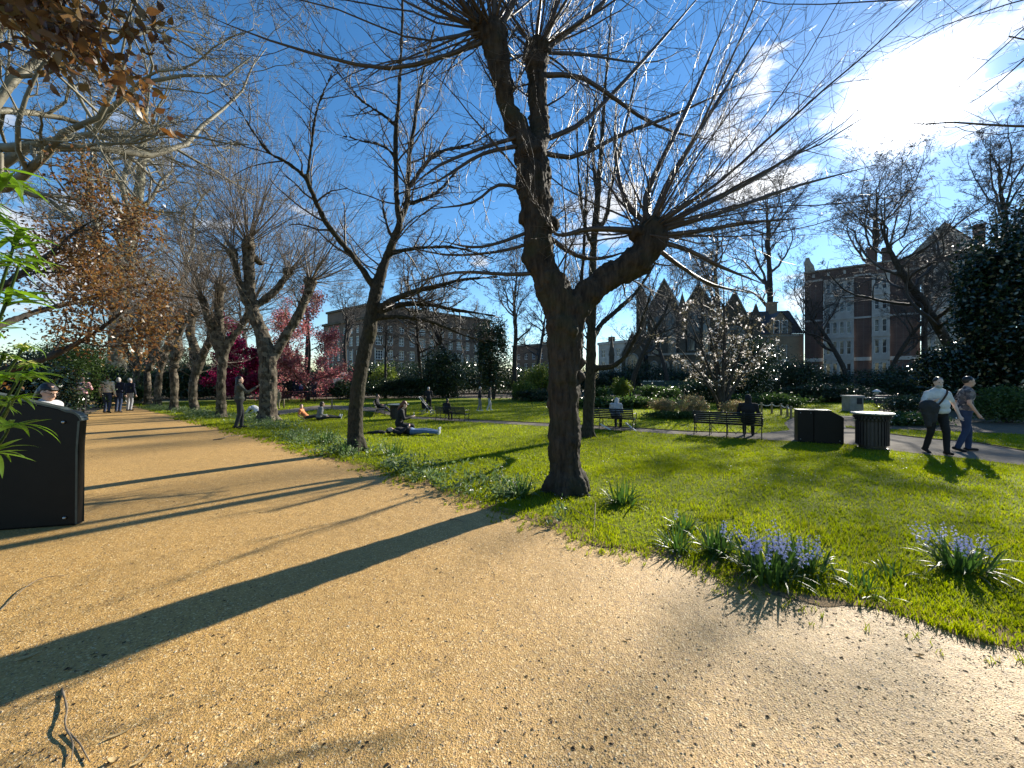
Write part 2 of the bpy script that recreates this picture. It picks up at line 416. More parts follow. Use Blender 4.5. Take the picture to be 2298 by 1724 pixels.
def gravel_mat():
    m, nt, out = new_mat('gravel')
    p = nt.nodes.new('ShaderNodeBsdfPrincipled'); nt.links.new(p.outputs[0], out.inputs[0])
    p.inputs['Roughness'].default_value = .62; p.inputs['Specular IOR Level'].default_value = .5
    v = obj_coord(nt)
    vo = N(nt, 'ShaderNodeTexVoronoi', i_Scale=105.0, i_Randomness=1.0); nt.links.new(v, vo.inputs['Vector'])
    vo2 = N(nt, 'ShaderNodeTexVoronoi', i_Scale=230.0); nt.links.new(v, vo2.inputs['Vector'])
    sep = nt.nodes.new('ShaderNodeSeparateColor'); nt.links.new(vo.outputs['Color'], sep.inputs[0])
    col = ramp(nt, sep.outputs[0], [(0, (.22, .118, .030)), (.2, (.41, .238, .062)), (.45, (.49, .30, .09)), (.65, (.33, .18, .046)), (.85, (.44, .262, .075)), (1, (.70, .52, .26))])
    dark = ramp(nt, sep.outputs[1], [(.90, (0, 0, 0)), (.93, (.8, .8, .8))])
    col = mix_col(nt, dark, col, (.10, .06, .03))
    big = noise_out(nt, v, .9, 6.0, .6)
    col = mix_col(nt, ramp(nt, big, [(.35, (0, 0, 0)), (.75, (.6, .6, .6))]), col, (.31, .19, .062))
    mid = noise_out(nt, v, 9., 5.0, .6)
    col = mix_col(nt, ramp(nt, mid, [(.5, (0, 0, 0)), (.8, (.5, .5, .5))]), col, (.24, .145, .046))
    nt.links.new(col, p.inputs['Base Color'])
    b = bump(nt, noise_out(nt, v, 5., 4.0), .25, .06)
    b = bump(nt, noise_out(nt, v, 16., 4.0, .5), .2, .02, b)
    b = bump(nt, vo2.outputs['Distance'], .5, .004, b)
    b = bump(nt, vo.outputs['Distance'], .55, .005, b); nt.links.new(b, p.inputs['Normal'])
    return m
M['gravel'] = gravel_mat()
M['pebble'] = leaf_mat('pebble', [(.40, .25, .10), (.48, .34, .17), (.30, .18, .07), (.60, .50, .34), (.14, .09, .05), (.44, .28, .12)], 0.0, .55)

def lawn_mat():
    m, nt, out = new_mat('lawn')
    p = nt.nodes.new('ShaderNodeBsdfPrincipled'); nt.links.new(p.outputs[0], out.inputs[0])
    p.inputs['Roughness'].default_value = .9; p.inputs['Specular IOR Level'].default_value = .1
    v = obj_coord(nt)
    a = noise_out(nt, v, 1.1, 6.0, .6); f = noise_out(nt, v, 55., 4.0, .7)
    col = ramp(nt, f, [(.3, (.085, .11, .006)), (.55, (.155, .19, .010)), (.75, (.215, .23, .018))])
    col = mix_col(nt, ramp(nt, a, [(.42, (0, 0, 0)), (.7, (.6, .6, .6))]), col, (.10, .125, .010))
    nt.links.new(col, p.inputs['Base Color'])
    b = bump(nt, noise_out(nt, v, 3.0, 4.0), .5, .05)
    nt.links.new(bump(nt, f, .9, .03, b), p.inputs['Normal'])
    return m
M['lawn'] = lawn_mat()
M['tarmac'] = mat('tarmac', (.12, .104, .085), (.17, .15, .124), 3.0, .95, .5, 90., .006, spec=.08)
M['field'] = mat('field', (.06, .075, .03), (.10, .10, .05), .5, .95, .4, 6., .04)

# ------------------------------------------------------------------ ground, paths, lawn
def vnoise(x, y, f, seed=0):
    g = np.random.default_rng(seed).random((256, 256)); x = x*f+1000; y = y*f+1000
    i = np.floor(x).astype(int); j = np.floor(y).astype(int); u = x-i; v = y-j
    u = u*u*(3-2*u); v = v*v*(3-2*v); i &= 255; j &= 255; i1 = (i+1) & 255; j1 = (j+1) & 255
    return (g[i, j]*(1-u)+g[i1, j]*u)*(1-v)+(g[i, j1]*(1-u)+g[i1, j1]*u)*v
def inside(poly, x, y):
    r = np.zeros(len(x), bool); n = len(poly)
    for a in range(n):
        x0, y0 = poly[a]; x1, y1 = poly[(a+1) % n]
        if y0 == y1: continue
        c = ((y0 > y) != (y1 > y)) & (x < (x1-x0)*(y-y0)/(y1-y0)+x0); r ^= c
    return r
def ragged(pts, step=.12, amp=.07, seed=3):
    p = np.array(pts, float); d = np.r_[0, np.cumsum(np.linalg.norm(np.diff(p, axis=0), axis=1))]
    n = int(d[-1]/step); u = np.linspace(0, d[-1], n)
    q = np.stack([np.interp(u, d, p[:, 0]), np.interp(u, d, p[:, 1])], 1)
    t = np.gradient(q, axis=0); nn = unit(np.stack([-t[:, 1], t[:, 0]], 1))
    a = (vnoise(u, u*0, 2.0, seed)-.5)*2.0*amp+(vnoise(u, u*0, 8.0, seed+1)-.5)*amp*1.2
    return q+nn*a[:, None]
def sheet(name, poly, z, m, kind='structure', parent=None):
    me = bpy.data.meshes.new(name); me.from_pydata([(x, y, z) for x, y in poly], [], [list(range(len(poly)))]); me.materials.append(m); me.update()
    if me.polygons[0].normal.z < 0: me.flip_normals()
    return tag(link(name, me, parent), kind=kind)

# one wide sheet to the horizon
sheet('ground', [(-600, -300), (600, -300), (600, 900), (-600, 900)], -.05, M['field'])
edge_px = [(2298, 1455), (2138, 1423), (1948, 1366), (1758, 1344), (1642, 1298), (1480, 1246), (1330, 1225), (1208, 1170), (1100, 1149), (1000, 1104),
           (883, 1065), (727, 1024), (624, 992), (500, 961), (416, 940), (343, 925), (312, 915)]
edge = [(14, -3.5), (7.5, .2), (4.6, 1.55)]+[spot(*p) for p in edge_px]+[(-25.5, 25.6)]
EDGE = ragged(edge, .12, .09)
LAWN = [tuple(p) for p in EDGE]+[(-24, 29), (-12, 33), (4, 33), (16, 30), (34, 30), (40, 20), (40, -3.5)]
q_ = np.array(edge); d_ = np.gradient(q_, axis=0); n_ = unit(np.stack([d_[:, 1], -d_[:, 0]], 1)); n_ *= np.where((n_[:, :1]*1+n_[:, 1:]*1) > 0, 1, -1)
INNER = ragged(q_+n_*np.clip(.26-.012*q_[:, 1:], .05, .26), .12, .10, 9)
sheet('lawn', [tuple(p) for p in INNER]+[(-24, 29), (-12, 33), (4, 33), (16, 30), (34, 30), (40, 20), (40, -3.5)], 0.0, M['lawn'])
sheet('soil_verge', [tuple(p) for p in ragged(q_+n_*.02, .08, .07, 21)]+[tuple(p) for p in (q_+n_*.7)[::-1]], -.0015, M['verge'])
GRAVEL = [(14, -3.5), (-8, -3.5), (-6.6, 2.6), (-6.3, 3.9), (-8.0, 6.4), (-12.3, 11), (-19.8, 18), (-23.4, 22.2), (-34, 24), (-36, 28), (-25.5, 27.5), (-23, 25.5)]
GRAVEL += [tuple(p) for p in ragged([(x+.9, y+.5) for x, y in edge[::-1]], .5, .02)][1:]
sheet('gravel_path', GRAVEL, -.005, M['gravel'])
sheet('garden_soil', [(-8.2, -3.5), (-60, -3.5), (-60, 60), (60, 60), (60, -3.5), (38, -3.5), (38, 31), (-23, 33), (-36, 27.5), (-33, 23), (-23.4, 22.0), (-19.7, 17.8), (-12.2, 10.8), (-7.8, 6.2), (-6.2, 3.9), (-6.5, 2.5)], -.03, M['soil'])
far_e = [(600, 925), (725, 909), (833, 914), (915, 935), (1046, 942), (1231, 951), (1433, 962), (1544, 969), (1700, 974), (1772, 966), (1760, 950), (1776, 938), (1830, 932), (2010, 936)]
near_e = [(2010, 943), (1930, 944), (1890, 950), (1900, 961), (1998, 975), (2088, 986), (2188, 994), (2298, 1013)]
low_e = [(2298, 1046), (2188, 1032), (2080, 1021), (1987, 1010), (1895, 997), (1791, 992), (1707, 987), (1544, 977), (1433, 969.5), (1231, 957.5), (1046, 947), (916, 940), (833, 924), (725, 918), (600, 935)]
g = lambda L: [spot(*p) for p in L]
PARK = g(far_e)+g(near_e)+[(22, 5.6), (23, 3.6)]+g(low_e)
sheet('park_path', PARK, .008, M['tarmac'])
BED = [(11.6, 12.6), (12.6, 12.1), (15, 11.1), (20, 9.6), (30, 7.5), (40, 8), (40, 28), (24, 24), (15, 16.5), (12.4, 15.2), (11.4, 13.8)]
sheet('flower_bed', [tuple(p) for p in ragged(BED+[BED[0]], .2, .06)][:-1], .012, M['soil'])
# thin dark edging boards along the park path
def edging(px, name='path_edging'):
    p = np.array(g(px)); p = smooth_path(p, len(p)*4); b = MB()
    P = np.c_[p, np.full(len(p), .012)]; b.tube(P, np.full(len(P), .022), 4); return tag(b.build(name, M['soil']), kind='structure')
edging(far_e[3:9]); edging(near_e[3:])

# blades of grass, dense where the lawn is close
def blades(n, y0, y1, pw, quad, hs, seed):
    r = np.random.default_rng(seed)
    u = r.random(n); Y = (y0**(1-pw)+(y1**(1-pw)-y0**(1-pw))*u)**(1/(1-pw)); X = (r.random(n)*2-1)*(1.40*Y+1.2)
    X += 0.0
    keep = inside(EDGE_POLY, X, Y) & ~inside(PARK, X, Y) & ~inside(BED, X, Y)
    X, Y = X[keep], Y[keep]; n = len(X)
    cl = vnoise(X, Y, 2.2, 5); cf = vnoise(X, Y, 9., 6)
    # worn thin along the gravel edge
    de = np.min(np.hypot(X[:, None]-EDGE[::6, 0], Y[:, None]-EDGE[::6, 1]), 1)
    k2 = (r.random(n) < np.clip(.25+de*2.2, 0, 1)) & (r.random(n) < .35+cf*.9); X, Y, cl, cf, de = X[k2], Y[k2], cl[k2], cf[k2], de[k2]; n = len(X)
    h = (.012+.022*cl**1.5+.013*r.random(n)+.012*(cf > .74))*hs*(1+.045*Y)*(1+.35*np.exp(-de*3))
    w = (.0016+.00055*Y)*(.7+.6*r.random(n))
    a = r.random(n)*2*np.pi; wd = np.stack([np.cos(a), np.sin(a), 0*a], 1)
    b = r.random(n)*2*np.pi; ln = h*(.2+.7*r.random(n)); lean = np.stack([np.cos(b), np.sin(b), 0*b], 1)*ln[:, None]
    B = np.stack([X, Y, np.zeros(n)], 1); up = np.array([0, 0, 1.])
    i = np.arange(n)
    if quad:
        mid = B+up*h[:, None]*.6+lean*.35; tip = B+up*h[:, None]+lean
        V = np.stack([B-wd*w[:, None], B+wd*w[:, None], mid+wd*w[:, None]*.8, mid-wd*w[:, None]*.8, tip], 1)
        return V, i[:, None]*5+np.array([[0, 1, 2, 3]]), i[:, None]*5+np.array([[3, 2, 4]])
    tip = B+up*h[:, None]+lean
    return np.stack([B-wd*w[:, None], B+wd*w[:, None], tip], 1), None, i[:, None]*3+np.array([[0, 1, 2]])
EDGE_POLY = [tuple(p) for p in EDGE[::2]]+[(-24, 29), (-12, 33), (4, 33), (34, 30), (40, 20), (40, -3.5)]
gb = MB()
gb.add(*blades(210000, 1.9, 6.5, 1.3, True, 1.0, 1)); gb.add(*blades(330000, 6.5, 26, 1.6, False, 1.0, 2))
# tufts creeping over the gravel along the ragged edge
r_ = np.random.default_rng(77); q = EDGE[(EDGE[:, 1] > 1.0) & (EDGE[:, 1] < 16)]; nt_ = 70
q = np.repeat(q, nt_, 0); tu = np.repeat(r_.normal(0, .14, (len(q)//7, 2)), 7, 0)[:len(q)]; q = q[:len(tu)]+tu+r_.normal(0, .012, (len(tu), 2)); k = vnoise(q[:, 0], q[:, 1], 3., 15) > .36; q = q[k]; n = len(q)
h = (.022+.045*r_.random(n)**2)*(1+.03*q[:, 1]); w = (.0016+.0005*q[:, 1]); a = r_.random(n)*6.28; wd = np.stack([np.cos(a), np.sin(a), 0*a], 1)*w[:, None]; a = r_.random(n)*6.28; ln = np.stack([np.cos(a)*h*.7, np.sin(a)*h*.7, h], 1)*r_.uniform(.5, 1, (n, 1))
B = np.c_[q, np.full(n, -.004)]; gb.add(np.stack([B-wd, B+wd, B+ln*.55+wd*.7+[0, 0, .008], B+ln*.55-wd*.7+[0, 0, .008], B+ln], 1), np.arange(n)[:, None]*5+np.array([[0, 1, 2, 3]]), np.arange(n)[:, None]*5+np.array([[3, 2, 4]]))
tag(gb.build('grass', M['grass'], smooth=False), kind='stuff', cat=None, label='short bright green grass covering the park lawn')

# little white daisies in the lawn
def scatter_on_lawn(n, y0, y1, seed):
    r = np.random.default_rng(seed); Y = y0+(y1-y0)*r.random(n)**1.5; X = (r.random(n)*2-1)*(1.35*Y)
    k = inside(EDGE_POLY, X, Y) & ~inside(PARK, X, Y) & ~inside(BED, X, Y) & (vnoise(X, Y, .9, 9) > .5); return X[k], Y[k], r
X, Y, r_ = scatter_on_lawn(2600, 2.6, 14, 4)
db = MB(); a = np.arange(6)/6*2*np.pi
for i in range(0, len(X)):
    s = .007+.004*r_.random(); z = .03+.03*r_.random(); tl = r_.normal(0, .3, 2)
    v = np.stack([X[i]+np.cos(a)*s, Y[i]+np.sin(a)*s, z+np.cos(a)*s*tl[0]+np.sin(a)*s*tl[1]], 1)
    db.add(np.r_[v, [[X[i], Y[i], z-.004]]], None, [(6, j, (j+1) % 6) for j in range(6)])
tag(db.build('daisies', M['white_petal']), kind='stuff', label='tiny white daisies dotted over the lawn')

# loose stones of the gravel, bits of leaf and bark lying on it
def octa(n, X, Y, S, r, zf=.55):
    base = np.array([[1, 0, 0], [0, 1, 0], [-1, 0, 0], [0, -1, 0], [0, 0, 1], [0, 0, -1]], float)
    V = base[None]*(S[:, None, None]*(.65+.7*r.random((n, 6, 1)))); V[:, :, 2] *= zf
    a = r.random(n)*6.28; c, s = np.cos(a)[:, None], np.sin(a)[:, None]
    x = V[:, :, 0]*c-V[:, :, 1]*s; y = V[:, :, 0]*s+V[:, :, 1]*c
    V = np.stack([x+X[:, None], y+Y[:, None], V[:, :, 2]-.006+S[:, None]*.25], -1)
    t = np.array([[0, 1, 4], [1, 2, 4], [2, 3, 4], [3, 0, 4]]); return V, None, (np.arange(n)[:, None, None]*6+t).reshape(-1, 3)
r_ = np.random.default_rng(21); n = 150000
Y = (1.2**-1.2+(8.0**-1.2-1.2**-1.2)*r_.random(n))**(1/-1.2); X = (r_.random(n)*2-1)*(1.4*Y+.5)
k = inside(GRAVEL, X, Y) & ~inside(EDGE_POLY, X, Y); X, Y = X[k], Y[k]; n = len(X)
S = (.0014+.0026*r_.random(n)**3+.0045*(r_.random(n) > .99))*(1+.06*Y)
pb = MB(); pb.add(*octa(n, X, Y, S, r_)); tag(pb.build('loose_stones', M['pebble'], smooth=False), kind='stuff', label='loose sandy stones of the gravel path')
def leaf_bits(X, Y, S, r, z=-.006):
    n = len(X); a = r.random(n)*6.28; e = np.stack([np.cos(a), np.sin(a), 0*a], 1); f = np.stack([-np.sin(a), np.cos(a), 0*a], 1)
    B = np.stack([X, Y, np.full(n, z)], 1); up = np.zeros((n, 3)); up[:, 2] = S*(.15+.5*r.random(n)); asp = (.2+.5*r.random(n))[:, None]; S = S[:, None]
    V = np.stack([B-e*S, B+f*S*asp+up, B+e*S+up*.4, B-f*S*asp+up*.6], 1)
    return V, np.arange(n)[:, None]*4+np.array([[0, 1, 2, 3]]), None
n = 16000; Y = (1.3**-.7+(13.**-.7-1.3**-.7)*r_.random(n))**(1/-.7); X = (r_.random(n)*2-1)*(1.4*Y+.5)
k = inside(GRAVEL, X, Y) & ~inside(EDGE_POLY, X, Y); X, Y = X[k], Y[k]
de = np.min(np.hypot(X[:, None]-EDGE[::6, 0], Y[:, None]-EDGE[::6, 1]), 1); dl = np.abs(X+Y+1.0)*.7
k = r_.random(len(X)) < .22+.9*np.exp(-de*6)+.5*np.exp(-dl*2.0); X, Y = X[k], Y[k]
lb = MB(); lb.add(*leaf_bits(X, Y, .004+.011*r_.random(len(X))**2, r_)); 
# thicker litter right on the ragged edge of the lawn
q = EDGE[(EDGE[:, 1] > 1.2) & (EDGE[:, 1] < 10)]; q = np.repeat(q, 34, 0)+r_.normal(0, .15, (len(q)*34, 2))
lb.add(*leaf_bits(q[:, 0], q[:, 1], .004+.012*r_.random(len(q))**2, r_, .004))
tag(lb.build('leaf_litter', M['litter'], smooth=False), kind='stuff', label='dark scraps of leaf and bark on the path edge')

# the few big scraps one can pick out
def dry_leaf(label, px, py, ln, wd, a, curl=.3):
    x, y = spot(px, py); b = MB(); t = np.linspace(0, 1, 7); w = wd*np.sin(np.pi*np.clip(t*.93+.05, 0, 1))**.8*(1.1-t*.5)
    z = -.004+curl*ln*(t-.5)**2*1.6
    v = np.concatenate([np.c_[t*ln-ln/2, w/2, z+w*.25], np.c_[t*ln-ln/2, 0*t, z], np.c_[t*ln-ln/2, -w/2, z+w*.3]])
    qd = [(k*7+i, k*7+i+1, k*7+i+8, k*7+i+7) for k in (0, 1) for i in range(6)]
    b.add(v, qd); o = b.build('fallen_leaf', M['dry_leaf']); o.location = (x, y, 0); o.rotation_euler = (0, 0, a); tag(o, label, 'leaf')
dry_leaf('pale dry leaf lying in the dark trunk shadow at its thick end', 62, 1475, .10, .035, 1.0)
dry_leaf('small pale leaf lying in the middle of the long trunk shadow', 518, 1355, .045, .026, 2.2)
dry_leaf('narrow yellow leaf on the gravel beside the forked dead twig', 272, 1645, .095, .018, .75)
dry_leaf('curled yellow leaf on the gravel close to the bottom picture edge', 322, 1702, .10, .02, 1.35, .5)
dry_leaf('crumpled pale leaf on gravel between the two long yellow leaves', 258, 1706, .045, .03, .3, .9)
dry_leaf('dark curled leaf lying alone on sunny gravel before the bluebells', 1405, 1436, .04, .02, 2.6, .8)
dry_leaf('brown leaf on the pale gravel below the bluebell tuft', 2062, 1470, .05, .025, 2.8, .6)
def twig_on_ground(name, label, pts, rad, m='dead_wood'):
    p = np.array([[*spot(x, y), z] for x, y, z in pts]); p = smooth_path(p, 16); b = MB()
    b.tube(p, np.linspace(rad, rad*.45, 16)*(1+.25*np.sin(np.arange(16)*2.3)), 6); return tag(b.build(name, M[m]), label, 'twig')
t = twig_on_ground('dead_twig', 'forked dark dead twig on gravel at the front', [(139, 1545, .0), (150, 1595, .012), (146, 1635, .018), (163, 1670, .008), (160, 1712, .006)], .0048)
p = np.array([[*spot(x, y), .004] for x, y in ((150, 1640), (180, 1672), (202, 1712))]); b = MB(); b.tube(p, [.004, .003, .002], 5); o = b.build('fork', M['dead_wood'], t)
twig_on_ground('dead_twig', 'long thin pale stem lying over the grass edge by the tree', [(1280, 1143, .03), (1320, 1170, .05), (1400, 1196, .05), (1490, 1215, .02)], .004)
twig_on_ground('dead_twig', 'short straight pale stick reaching from the grass onto gravel', [(1336, 1140, .06), (1334, 1180, .03), (1330, 1222, .0)], .006)
twig_on_ground('dead_twig', 'fallen bare branch on gravel by the woman holding a phone', [(478, 988, .0), (500, 986, .03), (514, 983, .05), (540, 979, .02)], .02)
twig_on_ground('dead_twig', 'pale dry stalk on the shaded gravel near the black board', [(0, 1370, .0), (60, 1322, .02), (100, 1302, .02), (145, 1292, .0)], .004)
twig_on_ground('dead_twig', 'small dark twig lying on sunny gravel beyond the trunk shadow', [(1010, 1165, 0), (1026, 1168, .01), (1042, 1172, 0)], .006)

# ------------------------------------------------------------------ trees
def grow(P, Rr, n, t=(.25, .98), ang=(35, 60), L=.5, Lt=.5, k=5, wob=.12, up=.1, rr=.5, rmin=.002, rcap=9., tip=.35, r=rng, pull=(0, 0, 0)):
    Nn, K, _ = P.shape
    tt = t[0]+(t[1]-t[0])*((np.arange(n)+r.random((Nn, n)))/n)
    x = tt*(K-1); i0 = np.clip(np.floor(x).astype(int), 0, K-2); f = (x-i0)[..., None]
    rows = np.arange(Nn)[:, None]
    pos = P[rows, i0]*(1-f)+P[rows, i0+1]*f; tan = unit(P[rows, i0+1]-P[rows, i0])
    r0 = Rr[rows, i0]*(1-f[..., 0])+Rr[rows, i0+1]*f[..., 0]
    plen = np.linalg.norm(np.diff(P, axis=1), axis=2).sum(1)[:, None]
    perp = unit(np.cross(tan, unit(r.normal(size=tan.shape))))
    a = np.radians(ang[0]+(ang[1]-ang[0])*r.random((Nn, n)))[..., None]
    d = tan*np.cos(a)+perp*np.sin(a)
    ln = plen*L*(1-Lt*tt)*(.6+.65*r.random((Nn, n)))
    m = Nn*n; d = d.reshape(m, 3); p = pos.reshape(m, 3); ln = ln.reshape(m)
    out = np.empty((m, k, 3)); out[:, 0] = p
    w = wob
    for j in range(1, k):
        d = unit(d+r.normal(0, w, (m, 3))+np.array([0, 0, up])+np.array(pull)); p = p+d*(ln/(k-1))[:, None]; out[:, j] = p
    rs = np.clip(r0.reshape(m)*rr, rmin, rcap)
    return out, rs[:, None]*np.linspace(1, tip, k)[None]
def poly(pts, n=10):
    """pts rows (x,y,z,r) -> (1,n,3),(1,n)"""
    p = smooth_path(pts, n); return p[None, :, :3], p[None, :, 3]
def cat(*L):
    return L

def bare_crown(P, Rr, spec, r, sides=(8, 6, 5, 4, 3, 3)):
    mb = MB(); last = (P, Rr)
    for i, kw in enumerate(spec):
        last = grow(last[0], last[1], r=r, **kw)
        mb.tubes(last[0], last[1], sides[min(i, 5)])
    return mb, last

def spread_leaves(P, per, size, r, jit=.06, keep=1.0, droop=.3, wid=.5, fine=False):
    """leaves scattered along the outer part of twigs"""
    n, k, _ = P.shape
    if keep < 1: s = r.random(n) < keep; P = P[s]; n = len(P)
    t = r.random((n, per))*(k-1.001); i = t.astype(int); f = (t-i)[..., None]; rows = np.arange(n)[:, None]
    pos = (P[rows, i]*(1-f)+P[rows, np.minimum(i+1, k-1)]*f).reshape(-1, 3)
    pos = pos+r.normal(0, jit, pos.shape)
    return leaf_cards(pos, size, r, droop, wid, .0, fine)
def leaf_cards(pos, size, r, droop=.3, wid=.5, flat=.0, fine=False):
    n = len(pos); d = r.normal(size=(n, 3)); d[:, 2] = d[:, 2]*(1-flat)-droop; d = unit(d)
    u = r.normal(size=(n, 3)); u[:, 2] += flat*3; s = unit(np.cross(d, unit(u))); nn = np.cross(s, d)
    L = size*(.65+.7*r.random(n))[:, None]; W = L*wid*.5; c = nn*W*.45
    if fine:
        V = np.stack([pos, pos+d*L*.28+s*W*.85+c, pos+d*L*.62+s*W*.9+c*.8, pos+d*L-nn*L*.1, pos+d*L*.62-s*W*.9+c*.8, pos+d*L*.28-s*W*.85+c], 1)
        i = np.arange(n)[:, None]*6
        return V, np.concatenate([i+np.array([[0, 1, 4, 5]]), i+np.array([[1, 2, 3, 4]])]), None
    V = np.stack([pos, pos+d*L*.5+s*W+c, pos+d*L-nn*L*.08, pos+d*L*.5-s*W+c], 1)
    i = np.arange(n)[:, None]*4
    return V, i+np.array([[0, 1, 2, 3]]), None

def fist_shoots(c, out, n, L, rb, r, spread=.8, upw=.75, hr=.14, k=10, low=-.35):
    """long straight shoots springing from a pollard fist"""
    d = r.normal(size=(n*3, 3))*spread+np.array([0, 0, upw])+np.asarray(out)*.55; d = unit(d); d = d[d[:, 2] > low][:n]; n = len(d)
    p = np.asarray(c)+d*hr*.6; ln = L*(.45+.65*r.random(n)); o = np.empty((n, k, 3)); o[:, 0] = p
    for j in range(1, k):
        d = unit(d+r.normal(0, .085, (n, 3))+np.array([0, 0, .04])); p = p+d*(ln/(k-1))[:, None]; o[:, j] = p
    rb = rb*(.45+.75*r.random(n)**1.5)*(ln/L)**.5
    return o, rb[:, None]*np.linspace(1, .22, k)[None]

def vnoise3(p, seed=0):
    g = np.random.default_rng(seed).random((64, 64, 64)); p = p+500; i = np.floor(p).astype(int); f = p-i; f = f*f*(3-2*f); i &= 63; j = (i+1) & 63; s = 0
    for a in (0, 1):
        for b in (0, 1):
            for c in (0, 1):
                w = (f[:, 0] if a else 1-f[:, 0])*(f[:, 1] if b else 1-f[:, 1])*(f[:, 2] if c else 1-f[:, 2])
                s = s+w*g[(j if a else i)[:, 0], (j if b else i)[:, 1], (j if c else i)[:, 2]]
    return s
def furrow(o, amp, f):
    """bark ridges running up the stem, raised on the mesh itself"""
    me = o.data; n = len(me.vertices); v = np.empty(n*3, np.float32); me.vertices.foreach_get('co', v); v = v.reshape(-1, 3)
    nn = np.empty(n*3, np.float32); me.vertex_normals.foreach_get('vector', nn); nn = nn.reshape(-1, 3)
    w = v+.06*(vnoise3(v*4., 3)[:, None]-.5)
    a = 1-np.abs(vnoise3(w*np.array([f, f, f*.17]), 1)-.5)*2; b = vnoise3(w*np.array([f*2.3, f*2.3, f*.6]), 2)
    v = v+nn*((a-.6)*.75+(b-.5)*.5)[:, None]*amp; me.vertices.foreach_set('co', v.ravel().astype(np.float32)); me.update(); return o

def pollard(label, base, limbs, fists, shoots, mats, group=None, voxel=.035, seed=0, burrs=10, relief=((.10, .05), (.35, .10)), extra=None, twigs=9, twiglets=3, side=26, bur=None):
    """limbs: list of rows (x,y,z,r) in world metres; fists: list of (x,y,z,r)"""
    r = np.random.default_rng(seed); o = np.array([*base, 0.])
    root = thing('pollarded_lime', label, 'tree', (*base, 0), group=group)
    tb = MB()
    for l in limbs:
        l = np.array(l, float); l[:, :3] -= o; p = smooth_path(l, 4+5*len(l)); p[:, 3] *= 1+.16*(vnoise(np.arange(len(p))*1., np.full(len(p), seed*3.7), .28, 8)-.5)
        tb.tube(p[:, :3], p[:, 3], 16)
        for _ in range(burrs):
            i = r.integers(1, len(p)); rr = p[i, 3]; dd = unit(r.normal(size=3)*[1, 1, .3]); tb.ball(p[i, :3]+dd*rr*.88, rr*(.14+.30*r.random()), None, 8, 6)
    for (bx_, by_, bz_, br_) in (bur or []): tb.ball(np.array([bx_, by_, bz_])-o, br_, None, 10, 7)
    l0 = np.array(limbs[0], float); b0 = l0[0, :3]-o; r0 = l0[0, 3]
    for k in range(6):
        a = k*1.05+.3*seed; tb.capsule(b0+[math.cos(a)*r0*.4, math.sin(a)*r0*.4, .35], b0+[math.cos(a)*r0*1.25, math.sin(a)*r0*1.25, -.06], r0*.5, r0*.42, 8)
    F = []; seen_ = [np.array(l[-1], float) for l in limbs]
    for (x, y, z, fr) in fists:
        c = np.array([x, y, z])-o; F.append((c, fr)); e_ = min(seen_, key=lambda q: np.linalg.norm(q[:3]-o-c)); tb.capsule(e_[:3]-o, c, min(e_[3], fr), fr*.8)
        for _ in range(9):
            tb.ball(c+unit(r.normal(size=3))*fr*.55*[1, 1, .7], fr*(.42+.3*r.random()), None, 8, 6)
    furrow(fuse(tb, 'trunk', M[mats[0]], root, voxel, 3, relief), .034 if voxel < .03 else .04, 11 if voxel < .03 else 8)
    cb = MB(); S = []; ax = np.mean([l[-1][:3] for l in limbs], 0)-o
    for (c, fr), (n, L, rb, spread, upw, out) in zip(F, shoots):
        S.append(fist_shoots(c, out, n, L, rb, r, spread, upw, fr*1.2))
    for l in limbs[:]:
        l = np.array(l, float); l[:, :3] -= o; P, Q = poly(l, 12)
        S.append(grow(P, Q, side//len(limbs), t=(.4, .97), ang=(45, 90), L=.5 if len(limbs) > 1 else .3, Lt=.2, k=10, wob=.09, up=.05, rr=.12, rcap=.016, r=r, tip=.25))
    if extra is not None:
        ax_ = np.concatenate([smooth_path(np.array(l, float), 30) for l in limbs])[:, :3]
        for e in extra:
            e = np.array(e, float); e[0, :3] = ax_[np.argmin(np.linalg.norm(ax_-e[0, :3], axis=1))]*.8+e[0, :3]*.2; e[:, :3] -= o; P, Q = poly(e, 10); Q = Q*np.array([1]*7+[.85, .6, .25]); S.append((P, Q))
    P = np.concatenate([s[0] for s in S]); Q = np.concatenate([s[1] for s in S])
    cb.tubes(P, Q, 6)
    T = grow(P, Q, twigs, t=(.12, .97), ang=(28, 58), L=.32, Lt=.3, k=6, wob=.17, up=.05, rr=.45, rmin=.0022, rcap=.006, r=r, tip=.5); cb.tubes(*T, 4)
    T2 = grow(T[0], T[1], twiglets, t=(.25, .97), ang=(30, 60), L=.48, Lt=.3, k=4, wob=.22, up=.03, rr=.7, rmin=.0018, r=r, tip=.6); cb.tubes(*T2, 3)
    cb.build('crown', M[mats[1]], root)
    return root

PXM = lambda Y: Y/FL
def rowpts(L, Y, dy=None):
    """(px,py,radius px[,depth offset]) measured along a limb standing Y metres away"""
    out = []
    for q in L:
        yy = Y+(q[3] if len(q) > 3 else 0); x, y, z = at(q[0], q[1], yy); out.append((x, y, z, q[2]*PXM(yy)))
    return out

